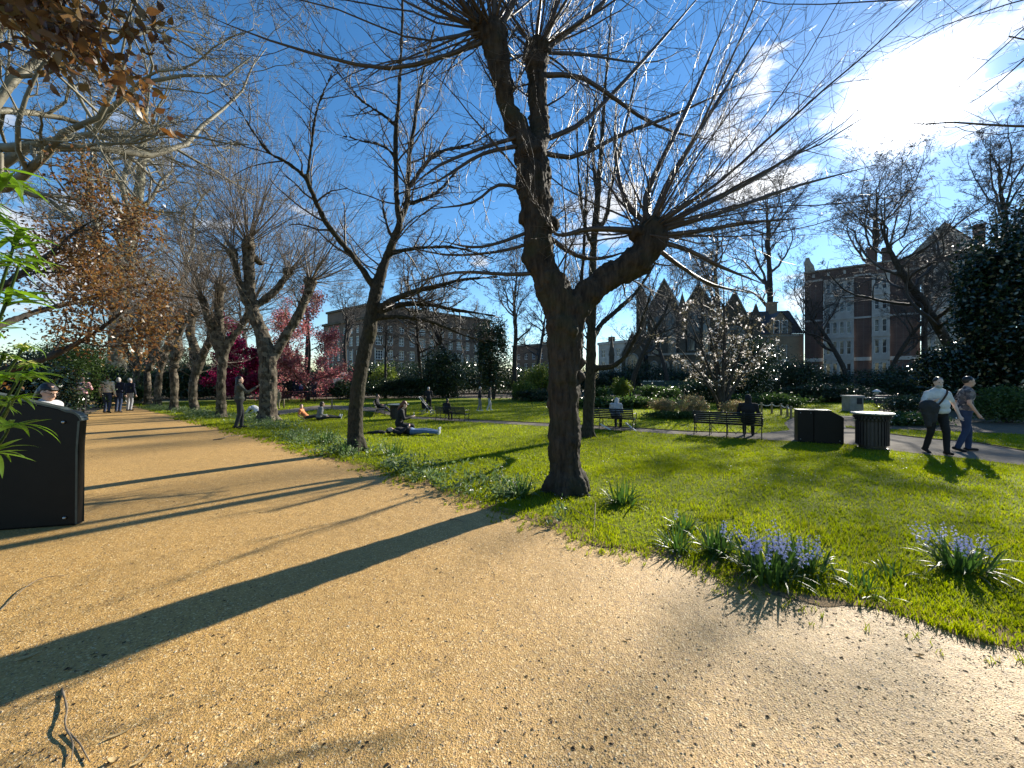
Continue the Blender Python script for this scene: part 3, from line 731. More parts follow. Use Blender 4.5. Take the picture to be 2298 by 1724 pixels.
# the big forked lime in front
Y0 = spot(1270, 1101)[1]
L1 = rowpts([(1271, 1112, 41), (1268, 1060, 37), (1266, 980, 34), (1265, 880, 36), (1266, 800, 39), (1266, 735, 40), (1257, 690, 38), (1236, 640, 36), (1215, 595, 32), (1205, 540, 32), (1206, 480, 34),
              (1197, 420, 37), (1195, 370, 38), (1188, 330, 32, -.05)], Y0)
BUR = [(1296, 845, 17), (1300, 815, 13), (1290, 885, 13), (1236, 905, 12), (1180, 492, 17), (1236, 505, 18), (1230, 455, 14), (1184, 580, 13)]
L2 = rowpts([(1190, 345, 28), (1166, 300, 24, -.05), (1140, 240, 22, -.12), (1128, 190, 22, -.2), (1118, 130, 25, -.25), (1105, 80, 28, -.28)], Y0)
L3 = rowpts([(1200, 350, 26), (1209, 300, 22, .12), (1208, 240, 21, .15), (1206, 180, 22, .15), (1204, 130, 26, .15)], Y0)
L4 = rowpts([(1272, 735, 36), (1300, 680, 32), (1330, 650, 30, .02), (1366, 622, 30, .05), (1405, 603, 31, .05), (1440, 575, 33, .05), (1460, 540, 33, .05), (1462, 515, 30, .05)], Y0)
k_ = PXM(Y0)
def fist(px, py, rp, dy=0): x, y, z = at(px, py, Y0+dy); return (x, y, z, rp*k_)
EX = []
for L in ([(1160, 560, 4), (1110, 566, 3.2), (1000, 572, 2.4, -.2), (880, 545, 1.5, -.4)],
          [(1180, 300, 5, -.1), (1090, 330, 4, -.3), (985, 372, 3.2, -.6), (900, 440, 2, -.9)],
          [(1140, 80, 6, -.2), (1040, 112, 5, -.3), (930, 146, 4.6, -.4), (840, 152, 4, -.5), (700, 120, 3, -.7), (560, 75, 2.2, -.9), (430, 20, 1.2, -1.2)],
          [(1060, 60, 5, -.3), (1000, 30, 4, -.4), (930, -10, 3, -.5)],
          [(1230, 355, 6, .1), (1290, 352, 5, .2), (1400, 300, 4.4, .4), (1520, 255, 3.4, .6), (1700, 170, 2, .9)],
          [(1232, 325, 6, .15), (1300, 280, 5.4, .3), (1380, 205, 4.8, .5), (1480, 95, 4, .8), (1580, -20, 3, 1.0)],
          [(1240, 165, 6, .1), (1300, 172, 5, .2), (1370, 215, 4.5, .3), (1450, 270, 3.6, .5), (1530, 302, 2.6, .7), (1640, 320, 1.6, .9)],
          [(1225, 105, 9, .15), (1235, 60, 7, .2), (1250, 0, 6, .25), (1275, -80, 5, .3)],
          [(1120, 60, 9, -.3), (1110, 0, 7, -.4), (1100, -70, 6, -.5)], [(1140, 70, 8, -.25), (1150, 10, 6.5, -.3), (1165, -70, 5, -.4)],
          [(1075, 70, 8, -.3), (1040, 10, 7, -.45), (1020, -60, 6, -.6)], [(1235, 90, 7, .1), (1290, 60, 5.5, .2), (1350, 10, 5, .3), (1400, -60, 4, .4)],
          [(1445, 505, 8, 0), (1448, 450, 7, .05), (1475, 380, 6.2, .15), (1520, 290, 5.4, .3), (1575, 170, 4.2, .5), (1640, 20, 3, .8)],
          [(1470, 500, 9, .0), (1480, 455, 7.5, .0), (1505, 400, 6.8, .1), (1560, 310, 5.6, .3), (1640, 180, 4, .6), (1740, 20, 2.6, .9)],
          [(1485, 515, 9, .1), (1520, 490, 7.5, .2), (1590, 452, 6, .4), (1700, 400, 4.6, .7), (1850, 300, 3, 1.1)],
          [(1485, 525, 8, .1), (1540, 500, 6.2, .1), (1640, 470, 5, .2), (1780, 420, 3.8, .4), (1960, 372, 2.2, .6)],
          [(1480, 530, 7, .0), (1560, 520, 5, -.1), (1680, 500, 4, -.2), (1800, 490, 2.5, -.4)],
          [(1485, 545, 6, .0), (1540, 560, 5, -.1), (1620, 600, 4, -.2), (1720, 640, 2.4, -.4)],
          [(1480, 555, 6, .0), (1530, 600, 4.4, .1), (1600, 640, 3.4, .2), (1700, 660, 2, .3)],
          [(1410, 512, 7, -.1), (1330, 514, 6, -.2), (1265, 528, 4.5, -.3), (1235, 520, 3, -.4)],
          [(1440, 500, 6, .1), (1400, 440, 5, .3), (1380, 330, 4, .5), (1385, 200, 2.6, .7)],
          [(1245, 530, 6, .1), (1290, 572, 5, .2), (1350, 580, 4, .4), (1420, 560, 2.6, .6)],
          [(1150, 340, 5, -.1), (1085, 345, 4, -.3), (1010, 390, 3.2, -.5), (960, 420, 2, -.7)],
          [(1165, 420, 4.5, -.1), (1120, 415, 3.6, -.2), (1060, 455, 3, -.4), (960, 470, 2, -.7)],
          [(1170, 520, 4.5, 0), (1120, 545, 3.6, -.2), (1060, 555, 3, -.3), (985, 540, 2, -.6)],
          [(1205, 612, 5, 0), (1140, 616, 4.4, -.1), (1020, 612, 3.2, -.2), (905, 645, 2, -.3)]):
    EX.append(rowpts(L, Y0))
pollard('large forked pollarded lime standing alone on the near edge of gravel and lawn', spot(1270, 1101), [L1, L2, L3, L4],
        [fist(1105, 70, 28, -.28), fist(1075, 62, 20, -.3), fist(1203, 118, 30, .15), fist(1460, 515, 30, .05), fist(1428, 525, 18, 0), fist(1225, 505, 14, -.1)],
        [(34, 3.8, .022, .8, .65, (-.5, -.2, 0)), (18, 3.2, .02, .8, .4, (-1, -.3, 0)), (34, 3.8, .022, .8, .6, (.5, .3, 0)), (36, 3.6, .02, .75, .25, (1.1, .2, 0)), (12, 2.4, .016, .8, .3, (.2, -.5, 0)), (8, 1.8, .012, .9, .2, (0, -.3, 0))],
        ('bark_lime', 'twig_lime'), voxel=.022, seed=4, burrs=12, relief=((.05, .035), (.22, .085)), extra=EX, twigs=15, twiglets=4, side=26, bur=rowpts(BUR, Y0))

# the third tree of the row, with four fists
Y3 = spot(600, 946)[1]
def fist3(px, py, rp, dy=0): x, y, z = at(px, py, Y3+dy); return (x, y, z, rp*PXM(Y3))
A1 = rowpts([(601, 952, 21), (602, 915, 18), (602, 860, 17), (601, 810, 17), (594, 770, 15), (584, 740, 13), (570, 705, 12), (562, 671, 11), (559, 610, 10), (557, 565, 11)], Y3)
A2 = rowpts([(603, 815, 13), (620, 790, 10, .1), (640, 755, 9.5, .2), (660, 725, 9.5, .3), (678, 690, 9, .35), (692, 655, 9, .4), (696, 640, 10, .4)], Y3)
A3 = rowpts([(572, 705, 10), (548, 672, 7.5, -.2), (536, 630, 6.5, -.3), (528, 595, 6.5, -.4), (522, 572, 8, -.4)], Y3)
A4 = rowpts([(570, 690, 9), (590, 676, 7, .2), (617, 655, 6.5, .4), (644, 618, 7, .6)], Y3)
ROWG = 'pollarded limes in a row along the gravel path'
pollard('pollarded lime with five fists and pale patched trunk right of the standing woman', spot(601, 946), [A1, A2, A3, A4],
        [fist3(557, 548, 17), fist3(696, 632, 14, .4), fist3(521, 566, 12, -.4), fist3(646, 612, 12, .6), fist3(584, 590, 8, .5)],
        [(60, 6.0, .023, .62, .95, (0, 0, 0)), (46, 4.8, .020, .7, .5, (.7, .1, 0)), (40, 5.0, .020, .7, .65, (-.6, 0, 0)), (34, 4.6, .018, .7, .6, (.4, .3, 0)), (20, 3.6, .015, .7, .7, (0, .4, 0))],
        ('bark_row', 'twig_row'), group=ROWG, voxel=.04, seed=8, burrs=7, twigs=10, twiglets=3, side=40)

# the rest of the row: each its own lean and fork
def row_tree(label, px, py, seed, lean, fork, arms, group=ROWG):
    x0, y0 = spot(px, py); r = np.random.default_rng(seed); R0 = .185
    w = lambda: r.normal(0, .05)
    t = [(x0, y0, -.05, R0*1.05), (x0+w(), y0, .5, R0*.95), (x0+lean*.35+w(), y0+w(), fork*.55, R0*.88), (x0+lean*.8+w(), y0, fork*.9, R0*.9)]
    limbs = []; fists = []; sh = []
    for j, (dx, dy, h, rr) in enumerate(arms):
        s = (x0+lean*.8, y0, fork*.85)
        l = [(*s, rr*1.3), (s[0]+dx*.35+w(), s[1]+dy*.35, fork+(h-fork)*.22, rr*1.1), (s[0]+dx*.8+w()*2, s[1]+dy*.8, fork+(h-fork)*.6, rr), (s[0]+dx, s[1]+dy, h, rr)]
        if j == 0: l = t+l[1:]
        limbs.append(l); fists.append((s[0]+dx, s[1]+dy, h+.05, rr*1.45)); sh.append((36 if len(arms) > 2 else 50, 5.0, .021, .7, .65, (dx*.5, dy*.5, 0)))
    return pollard(label, (x0, y0), limbs, fists, sh, ('bark_row', 'twig_row'), group=group, voxel=.05, seed=seed, burrs=8, twigs=8, twiglets=2, side=40)
row_tree('gnarled pollarded lime directly left of the woman holding up a phone', 496, 937, 21, .0, 2.9, [(-.1, .1, 5.5, .15), (.95, .4, 4.6, .13), (-.55, -.3, 4.9, .12)])
row_tree('pollarded lime with low fork into two upright limbs, second left of the woman', 437, 924, 22, .1, 2.3, [(-.25, .1, 4.9, .17), (.85, -.2, 4.4, .16)])
row_tree('leaning knobbly pollarded lime between the low forked lime and the farther trunks', 390, 921, 23, .1, 2.6, [(.35, .1, 4.7, .17), (-.7, .4, 4.3, .13)])
row_tree('stout pollarded lime with a sharp sideways bend, fourth left of the woman', 352, 913, 24, .35, 2.7, [(.4, .2, 4.7, .17), (-.6, -.2, 4.5, .13)])
row_tree('pollarded lime in the shade near the far end of the row', 331, 909, 25, .1, 2.6, [(.0, .3, 4.6, .16), (.6, .1, 4.2, .13)])
row_tree('farthest dark pollarded lime where the gravel path bends away', 309, 906, 26, -.1, 2.5, [(.1, .2, 4.8, .16), (-.6, -.2, 4.3, .13)])
# the next tree of the row stands just outside the frame; its shoots reach in at the top
x5, y5 = 5.3, 2.6
pollard('pollarded lime beyond the picture edge whose shoots hang over the sunny corner', (x5, y5), [[(x5, y5, -.05, .27), (x5, y5, 1.2, .24), (x5-.1, y5, 2.6, .23), (x5-.15, y5+.2, 3.8, .2), (x5-.2, y5+.35, 5.2, .16)], [(x5-.1, y5, 2.6, .2), (x5-.5, y5+.1, 3.4, .17), (x5-.8, y5+.3, 4.6, .15)]],
        [(x5-.2, y5+.35, 5.3, .2), (x5-.8, y5+.3, 4.7, .18)], [(16, 3.4, .014, .7, .5, (-.2, .5, 0)), (16, 3.4, .014, .7, .4, (-.7, .6, 0))],
        ('bark_lime', 'twig_lime'), voxel=.05, seed=31, burrs=5, twigs=9, twiglets=3, side=10)

# the slim unpollarded tree, second of the row
def free_tree(name, label, base, trunk, limbs, specs, mats, seed, voxel=.03, cat_='tree', group=None, relief=((.06, .02), (.3, .03)), flare=True, leaf=None, late=None):
    r = np.random.default_rng(seed); o = np.array([*base, 0.]); root = thing(name, label, cat_, (*base, 0), group=group)
    tb = MB(); PS = []
    for i, l in enumerate([trunk]+limbs):
        l = np.array(l, float); l[:, :3] -= o; P, Q = poly(l, 6+6*len(l)); P = P+np.cumsum(r.normal(0, .004, P.shape), 1); tb.tube(P[0], Q[0], 12); PS.append((P, Q))
    if flare:
        t0 = np.array(trunk[0][:3])-o; r0 = trunk[0][3]
        for k in range(5): a = k*1.26+seed; tb.capsule(t0+[math.cos(a)*r0*.3, math.sin(a)*r0*.3, .4], t0+[math.cos(a)*r0*1.2, math.sin(a)*r0*1.2, -.08], r0*.55, r0*.4, 8)
    furrow(fuse(tb, 'trunk', M[mats[0]], root, voxel, 2, relief), .016, 14)
    cb = MB(); lv = []
    for (P, Q), sp in zip(PS, specs):
        last = (P, Q)
        for i, kw in enumerate(sp):
            last = grow(last[0], last[1], r=r, **kw); cb.tubes(*last, (6, 5, 4, 3, 3)[min(i, 4)])
        if sp: lv.append(last[0])
    cb.build('crown', M[mats[1]], root)
    if leaf: leaf(root, lv, r)
    return root
Y2 = spot(800, 1013)[1]
T2 = rowpts([(800, 1020, 20), (798, 970, 17), (801, 921, 15.5), (810, 850, 15.5), (816, 813, 15), (826, 770, 15), (833, 735, 15), (836, 695, 14), (846, 646, 13.5), (858, 612, 11.5), (868, 585, 9.5), (884, 540, 8.5), (897, 500, 8, -.05), (893, 460, 6.2, -.1), (890, 400, 5.6, -.2), (891, 300, 5, -.3),
              (900, 190, 4.2, -.4), (905, 80, 3.6, -.5), (908, -60, 2.6, -.6)], Y2)
TB = [rowpts(l, Y2) for l in (
    [(899, 495, 6.5), (913, 455, 5.8, .1), (915, 400, 5.6, .2), (920, 340, 5, .25), (930, 270, 4.2, .3), (945, 180, 3.4, .4), (975, 60, 2.4, .6)],
    [(842, 652, 8), (830, 628, 7.5, -.1), (800, 585, 6.8, -.3), (765, 540, 6.2, -.5), (736, 498, 5.8, -.7), (712, 450, 5.2, -.9), (687, 401, 4.8, -1.1), (640, 365, 4, -1.3), (603, 342, 3.6, -1.5), (560, 280, 2.8, -1.7), (530, 230, 2.2, -1.9), (480, 190, 1.6, -2.1)],
    [(690, 405, 4, -1.1), (693, 360, 3.6, -1.1), (704, 290, 3.2, -1.1), (718, 230, 2.8, -1.2), (745, 170, 2.2, -1.3), (790, 110, 1.5, -1.4)],
    [(856, 690, 9), (885, 672, 7.5, -.2), (931, 652, 6.2, -.5), (985, 640, 5.4, -.7), (1040, 628, 4.2, -.9), (1120, 622, 2.8, -1.1)],
    [(850, 700, 8), (900, 684, 6.2, .2), (965, 686, 5, .5), (1030, 700, 4, .8), (1110, 712, 2.6, 1.1)],
    [(848, 712, 7), (900, 712, 5, .1), (960, 720, 4.2, .2), (1030, 748, 3, .3), (1090, 770, 1.8, .4)],
    [(872, 570, 6), (910, 560, 4.8, .1), (960, 555, 4, .3), (1030, 556, 3, .5), (1110, 580, 2, .8)],
    [(905, 460, 5.4, .1), (940, 452, 4.4, .3), (985, 430, 3.6, .5), (1030, 380, 2.6, .8)],
    [(912, 430, 5, .1), (945, 385, 4.6, .2), (985, 345, 4, .3), (1050, 330, 3, .5), (1110, 300, 2, .8)],
    [(877, 530, 3.4), (862, 480, 2.8), (858, 425, 2.2)],
    [(893, 365, 3.6, -.2), (870, 335, 3, -.4), (820, 320, 2.6, -.7), (760, 305, 2, -1.0), (710, 295, 1.4, -1.3)],
    [(893, 285, 4, -.3), (860, 262, 3.6, -.5), (810, 225, 3.2, -.8), (770, 180, 2.6, -1.1), (720, 120, 2, -1.4), (640, 60, 1.3, -1.7)])]
sp_main = [dict(n=16, t=(.45, .98), ang=(40, 75), L=.24, Lt=.5, k=8, wob=.12, up=.05, rr=.4, rcap=.02), dict(n=8, t=(.15, .98), ang=(30, 60), L=.4, k=6, wob=.15, rr=.45, rmin=.003), dict(n=6, ang=(30, 60), L=.42, k=5, wob=.18, rr=.6, rmin=.002), dict(n=3, ang=(30, 60), L=.4, k=4, wob=.2, rr=.7, rmin=.0018)]
sp_limb = [dict(n=15, t=(.18, .98), ang=(30, 62), L=.36, Lt=.45, k=8, wob=.14, up=.05, rr=.42, rmin=.004), dict(n=9, t=(.2, .98), ang=(30, 60), L=.42, k=6, wob=.17, rr=.5, rmin=.0025), dict(n=5, ang=(30, 60), L=.42, k=4, wob=.2, rr=.6, rmin=.0018)]
free_tree('young_lime', 'slim dark unpollarded tree with a sinuous trunk between path and seated couple', spot(800, 1013), T2, TB, [sp_main]+[sp_limb]*len(TB), ('bark_young', 'twig_lime'), 5, voxel=.028)

# slim tree behind the big lime, tall upright budded shoots
x, y = spot(1318, 981); Yt = y
TT = rowpts([(1318, 986, 15), (1320, 940, 12.5), (1324, 880, 12), (1326, 800, 11.5), (1328, 740, 10), (1330, 680, 9), (1332, 600, 8.5), (1335, 540, 8), (1342, 470, 7.5), (1347, 400, 6.2), (1352, 320, 5.2), (1358, 220, 4), (1366, 110, 2.8), (1372, 0, 1.8)], Yt)
TL = [rowpts(l, Yt) for l in (
    [(1334, 827, 7), (1370, 822, 6, -.3), (1400, 800, 5, -.5), (1422, 760, 4, -.7), (1450, 690, 3, -.9), (1480, 600, 2, -1.1)],
    [(1328, 760, 7), (1350, 725, 6, .3), (1390, 690, 5, .6), (1430, 650, 4, 1.), (1470, 590, 2.6, 1.3)],
    [(1326, 730, 7), (1310, 700, 5, .2), (1305, 640, 4.4, .2), (1312, 560, 4, .3), (1316, 470, 3.4, .4), (1322, 360, 2.6, .5), (1326, 200, 1.6, .6)],
    [(1338, 520, 6), (1360, 490, 5, .1), (1372, 420, 4.4, .2), (1392, 330, 3.4, .4), (1420, 200, 2.4, .6), (1440, 80, 1.6, .7)],
    [(1334, 560, 5), (1318, 520, 4.4, -.2), (1304, 440, 3.6, -.3), (1298, 340, 2.8, -.4), (1300, 210, 1.8, -.5)],
    [(1344, 450, 5), (1335, 400, 4.4, .3), (1330, 300, 3.4, .5), (1340, 180, 2.4, .7), (1350, 40, 1.5, .8)])]
sp_up = [dict(n=9, t=(.2, .98), ang=(14, 32), L=.42, Lt=.5, k=7, wob=.05, up=.14, rr=.5, rmin=.004, rcap=.014), dict(n=6, t=(.2, .98), ang=(18, 38), L=.42, k=5, wob=.08, up=.12, rr=.5, rmin=.0028), dict(n=4, ang=(25, 50), L=.35, k=4, wob=.12, up=.06, rr=.6, rmin=.002)]
def buds(root, lv, r):
    b = MB(); P = np.concatenate(lv); b.add(*spread_leaves(P, 2, .028, r, .006, .7, -.4, .45)); b.build('buds', M['twig_dark'], root)
free_tree('budding_tree', 'slim straight tree with upright budded shoots behind the big forked lime', (x, y), TT, TL, [[dict(sp_up[0], n=12, t=(.5, .98), L=.2)]+sp_up[1:]]+[sp_up]*len(TL), ('bark_young', 'twig_lime'), 6, voxel=.035, leaf=buds)

# ---- large bare planes: a few built, copied for those far behind
def plane_tree(name, label, base, trunk, nl, mats, seed, twist=.25, reach=.62, deep=5, pull=(0, 0, 0), group=None, voxel=.09, rz=0, spread=(30, 65), fine=4):
    r = np.random.default_rng(seed); root = thing(name, label, 'tree', (*base, 0), rz, group)
    t = np.array(trunk, float); P, Q = poly(t, 22); tb = MB(); tb.tube(P[0], Q[0], 14)
    A = grow(P, Q, nl, t=(.34, .99), ang=spread, L=reach, Lt=.45, k=11, wob=twist, up=.10, rr=.55, r=r, tip=.10, pull=pull)
    for p, q in zip(*A): tb.tube(p, q, 9)
    t0 = t[0, :3]; r0 = t[0, 3]
    for k in range(6): a = k*1.05; tb.capsule(t0+[math.cos(a)*r0*.3, math.sin(a)*r0*.3, .6], t0+[math.cos(a)*r0*1.25, math.sin(a)*r0*1.25, -.1], r0*.55, r0*.4, 8)
    fuse(tb, 'trunk', M[mats[0]], root, voxel, 2, ((.25, .06),))
    cb = MB(); last = A; cb.tubes(A[0], A[1]*.98, 7)
    lv = [dict(n=8, t=(.2, .98), ang=(30, 65), L=.5, k=8, wob=twist*.95, up=.06, rr=.55, tip=.35), dict(n=7, t=(.2, .98), ang=(30, 65), L=.5, k=6, wob=twist, up=.04, rr=.55, tip=.4),
          dict(n=fine+1, t=(.15, .98), ang=(30, 65), L=.5, k=5, wob=twist*.9, up=.02, rr=.5, rmin=.009, tip=.5), dict(n=fine, ang=(30, 65), L=.55, k=3, wob=twist*1.1, up=.0, rr=.6, rmin=.007, tip=.6)][:deep-1]
    for i, kw in enumerate(lv):
        last = grow(last[0], last[1], r=r, **kw); cb.tubes(*last, (6, 4, 3, 3)[i])
    cb.build('crown', M[mats[1]], root); return root
# over the left of the path
PG = None
plane_tree('plane_tree', 'huge pale bare plane tree rising behind the copper leaved tree', (-31, 30), [(0, 0, -.1, .75), (.1, 0, 2, .62), (.3, 0, 5, .56), (.6, 0, 9, .5), (1.4, .2, 14, .38), (2.0, .3, 20, .22), (2.2, .4, 25, .1)], 15, ('bark_plane', 'twig_plane'), 41, .26, .68, 5, fine=6)
plane_tree('plane_tree', 'pale mottled plane tree outside the frame whose twisted limbs hang into the top corner', (-17.5, 11.5), [(0, 0, -.1, .5), (.1, 0, 3, .38), (.2, .1, 7, .31), (.5, .2, 11, .24), (1.0, .4, 15, .15), (1.3, .5, 18, .06)], 20, ('bark_plane', 'twig_plane'), 42, .27, .85, 5, fine=6, spread=(40, 80), pull=(.09, .02, 0))
pA = plane_tree('plane_tree', 'tall dark plane with a leaning trunk over the red brick mansion', (29.5, 25), [(0, 0, -.1, .40), (-.3, 0, 2.5, .32), (-1.2, .1, 5, .28), (-2.6, .2, 8, .24), (-4.0, .2, 10.4, .18), (-4.8, .3, 12.6, .12), (-5.4, .3, 14.6, .05)], 16, ('bark_dark', 'twig_dark'), 43, .24, .62, 5, fine=5)
pB = plane_tree('plane_tree', 'tall bare tree rising above the evergreen holly at the picture edge', (36.5, 28.5), [(0, 0, -.1, .40), (.1, 0, 4, .32), (-.1, 0, 9, .26), (.2, .1, 13, .18), (-.1, .2, 16, .11), (-.2, .2, 19, .04)], 17, ('bark_dark', 'twig_dark'), 44, .2, .46, 5, fine=5)
def plane_copy(label, src, px, base_y, top_px, rz, Y, name='plane_tree'):
    x = (px-CX)/FL*Y; h = EYE-(top_px-HY)/FL*Y; H = {pA: 16.2, pB: 20.0}[src]; s = h/H
    return dup(src, (x, Y, 0), rz, (s, s, s), label)
plane_copy('bare plane tree behind the gothic house roof, left of the mansion', pB, 1728, 880, 400, 1.0, 64)
plane_copy('bare plane tree behind the blossoming magnolia and the church', pB, 1610, 880, 470, 2.2, 56)
plane_copy('bare crooked tree with a pale lit trunk beside the dark green hoarding', pA, 1415, 890, 610, 2.6, 30)
plane_copy('bare tree with twisting boughs in front of the brown brick offices', pA, 1022, 890, 585, .6, 36)
plane_copy('bare tree close behind the big lime trunk, before the distant brick block', pA, 1203, 880, 640, 4.4, 40)
plane_copy('slender tall bare tree between brown brick offices and the big lime', pB, 1156, 900, 560, 3.6, 31)
plane_copy('thin bare tree before the brick offices, right of the sinuous trunk', pB, 865, 890, 690, 5.1, 33)
plane_copy('bare tree behind the crimson leaved tree at the far hedge', pB, 690, 880, 560, 2.9, 44)
plane_copy('bare tree at the far end of the gravel path behind the dark hedge', pB, 430, 880, 470, .3, 42)
plane_copy('grey bare tree above the walkers at the end of the gravel path', pA, 330, 880, 520, 1.4, 48)
plane_copy('bare tree in the gap left of the pale stucco house', pB, 1290, 880, 600, .9, 46)
for i, (px, tp, Y, lb) in enumerate(((775, 640, 42, 'thin bare tree before the end wall of the brick offices'), (945, 660, 39, 'bushy bare tree directly before the middle office windows'), (1078, 700, 37, 'bare tree behind the dark rounded evergreen'),
        (1500, 640, 41, 'bare tree before the tallest church gable'), (1575, 600, 43, 'bare tree before the second church gable'), (1985, 640, 44, 'bare tree before the middle of the mansion'), (2075, 540, 42, 'bare tree before the mansion gable'), (560, 620, 40, 'bare tree behind the deep crimson crown'), (1320, 640, 50, 'bare tree right of the big lime, before the pale house'))):
    plane_copy(lb, pA if i % 2 else pB, px, 880, tp, i*1.7, Y)
pA.scale = (1, 1, .83)
plane_copy('bare tree over the roof of the red brick mansion', pB, 1960, 870, 380, 4.0, 74)
plane_copy('bare tree in front of the mansion, left of the leaning plane', pA, 1905, 880, 610, 5.4, 46)

# ------------------------------------------------------------------ leafed trees, shrubs, hedges
def cloud_points(n, rad, r, clumps=40, tight=.22, shell=.55, flat_base=True):
    """clumped points through an uneven crown"""
    c = unit(r.normal(size=(clumps, 3)))*(shell+(1-shell)*r.random((clumps, 1)))**.8
    c *= (.75+.35*r.random((clumps, 1)))
    k = r.integers(0, clumps, n); p = c[k]+r.normal(0, tight, (n, 3))*(.5+r.random((clumps, 1))[k])
    p = p*np.asarray(rad)
    return p
def shrub(name, label, cat_, x, y, w, d, h, lm, leaf, n, seed, stems=7, group=None, stemmat='bark_dark', base_gap=.12, wid=.5, clumps=45, tight=.2, bloom=None, flat=.2):
    r = np.random.default_rng(seed); root = thing(name, label, cat_, (x, y, 0), group=group)
    rad = np.array([w/2, d/2, h*(1-base_gap)/2]); cz = h*base_gap+rad[2]
    p = cloud_points(int(n*1.5), rad, r, clumps, tight); p[:, 2] += cz; p = p[p[:, 2] > .02]
    b = MB(); b.add(*leaf_cards(p, leaf*(1.5 if y > 18 else 1.15), r, .25, wid, flat)); b.build('foliage', M[lm], root)
    s = MB(); q = p[r.integers(0, len(p), stems*6)]
    for i in range(stems):
        a = r.random()*6.28; bse = np.array([math.cos(a)*w*.06, math.sin(a)*d*.06, -.03]); tip = q[i]*[.6, .6, .9]
        P, Q = poly([(*bse, h*.012+.006), (*(bse*.5+tip*.5+r.normal(0, .03*w, 3)), h*.008+.004), (*tip, h*.004+.003)], 7); s.tubes(P, Q, 6)
        s.tubes(*grow(P, Q, 6, t=(.3, .98), ang=(25, 60), L=.6, k=5, r=r, rmin=.003), 3)
    s.build('stems', M[stemmat], root)
    if bloom:
        bm, bs, bn = bloom; pp = p[r.integers(0, len(p), bn)]*1.0; pp[:, :2] *= 1.06
        f = MB(); f.add(*leaf_cards(pp, bs, r, -.3, .9)); f.build('blossom', M[bm], root)
    return root
def shrub_px(name, label, cat_, px, base, w_px, h_px, lm, leaf, n, seed, Y=None, depth=.9, **kw):
    Y = Y or EYE*FL/(base-HY); s = Y/FL
    top = EYE-((base-h_px)-HY)*s
    return shrub(name, label, cat_, (px-CX)*s, Y, w_px*s, w_px*s*depth, top, lm, leaf, n, seed, **kw)

# copper leaved tree over the left edge: limb, far crown and the spray near the lens
def copper_leaves(root, lv, r):
    far = np.concatenate([P for P in lv[:4]]); near = np.concatenate([P for P in lv[4:]])
    b = MB(); b.add(*spread_leaves(far, 11, .075, r, .16, 1.0, .35, .55)); b.add(*spread_leaves(near, 9, .085, r, .06, 1.0, .6, .5, True))
    b.build('foliage', M['leaf_copper'], root)
bx, by = -10.2, 6.6
cw = [[(bx, by, 1.2, .085), (-9.4, 7.0, 1.7, .075), (-8.8, 7.3, 2.0, .06), (-8.2, 7.5, 2.45, .045), (-7.8, 7.6, 2.8, .03), (-7.3, 7.7, 3.4, .012)],
      [(bx, by, 1.6, .08), (-9.6, 6.9, 2.9, .06), (-9.0, 7.3, 3.8, .045), (-8.5, 7.6, 4.6, .028), (-8.1, 7.8, 5.0, .012)],
      [(bx, by, 1.8, .08), (-10.2, 8.0, 2.9, .06), (-10.2, 9.4, 3.6, .045), (-9.8, 10.4, 4.2, .02)],
      [(bx, by, 2.0, .08), (-8.4, 5.2, 3.2, .055), (-6.0, 4.0, 4.0, .035), (-4.6, 3.3, 4.3, .022), (-3.3, 2.9, 4.25, .013), (-2.8, 2.8, 4.1, .006)],
      [(-6.0, 4.0, 4.0, .025), (-4.8, 3.4, 4.4, .017), (-3.8, 2.9, 4.5, .011), (-3.1, 2.6, 4.2, .005)]]
spc = [dict(n=9, t=(.35, .98), ang=(35, 70), L=.36, Lt=.3, k=6, wob=.16, up=.07, rr=.4, rmin=.006), dict(n=7, t=(.2, .98), ang=(30, 65), L=.5, k=5, wob=.18, up=-.02, rr=.5, rmin=.003), dict(n=4, t=(.2, 1), ang=(30, 60), L=.45, k=4, wob=.15, up=-.05, rr=.6, rmin=.002)]
spn = [dict(n=16, t=(.66, .99), ang=(30, 75), L=.10, Lt=.2, k=6, wob=.14, up=-.03, rr=.4, rmin=.004, rcap=.01), dict(n=5, t=(.3, 1), ang=(30, 60), L=.4, k=4, wob=.15, up=-.08, rr=.6, rmin=.002)]
free_tree('copper_leaved_tree', 'copper leaved tree arching over the board with a crooked dark limb', (bx, by), [(bx, by, -.05, .2), (bx, by, .6, .17), (bx+.05, by, 1.3, .16), (bx, by, 2.1, .13), (bx-.2, by+.1, 3.6, .08)], cw,
          [spc, spc, spc, spc, spn, spn], ('bark_dark', 'twig_dark'), 61, voxel=.03, leaf=copper_leaves)

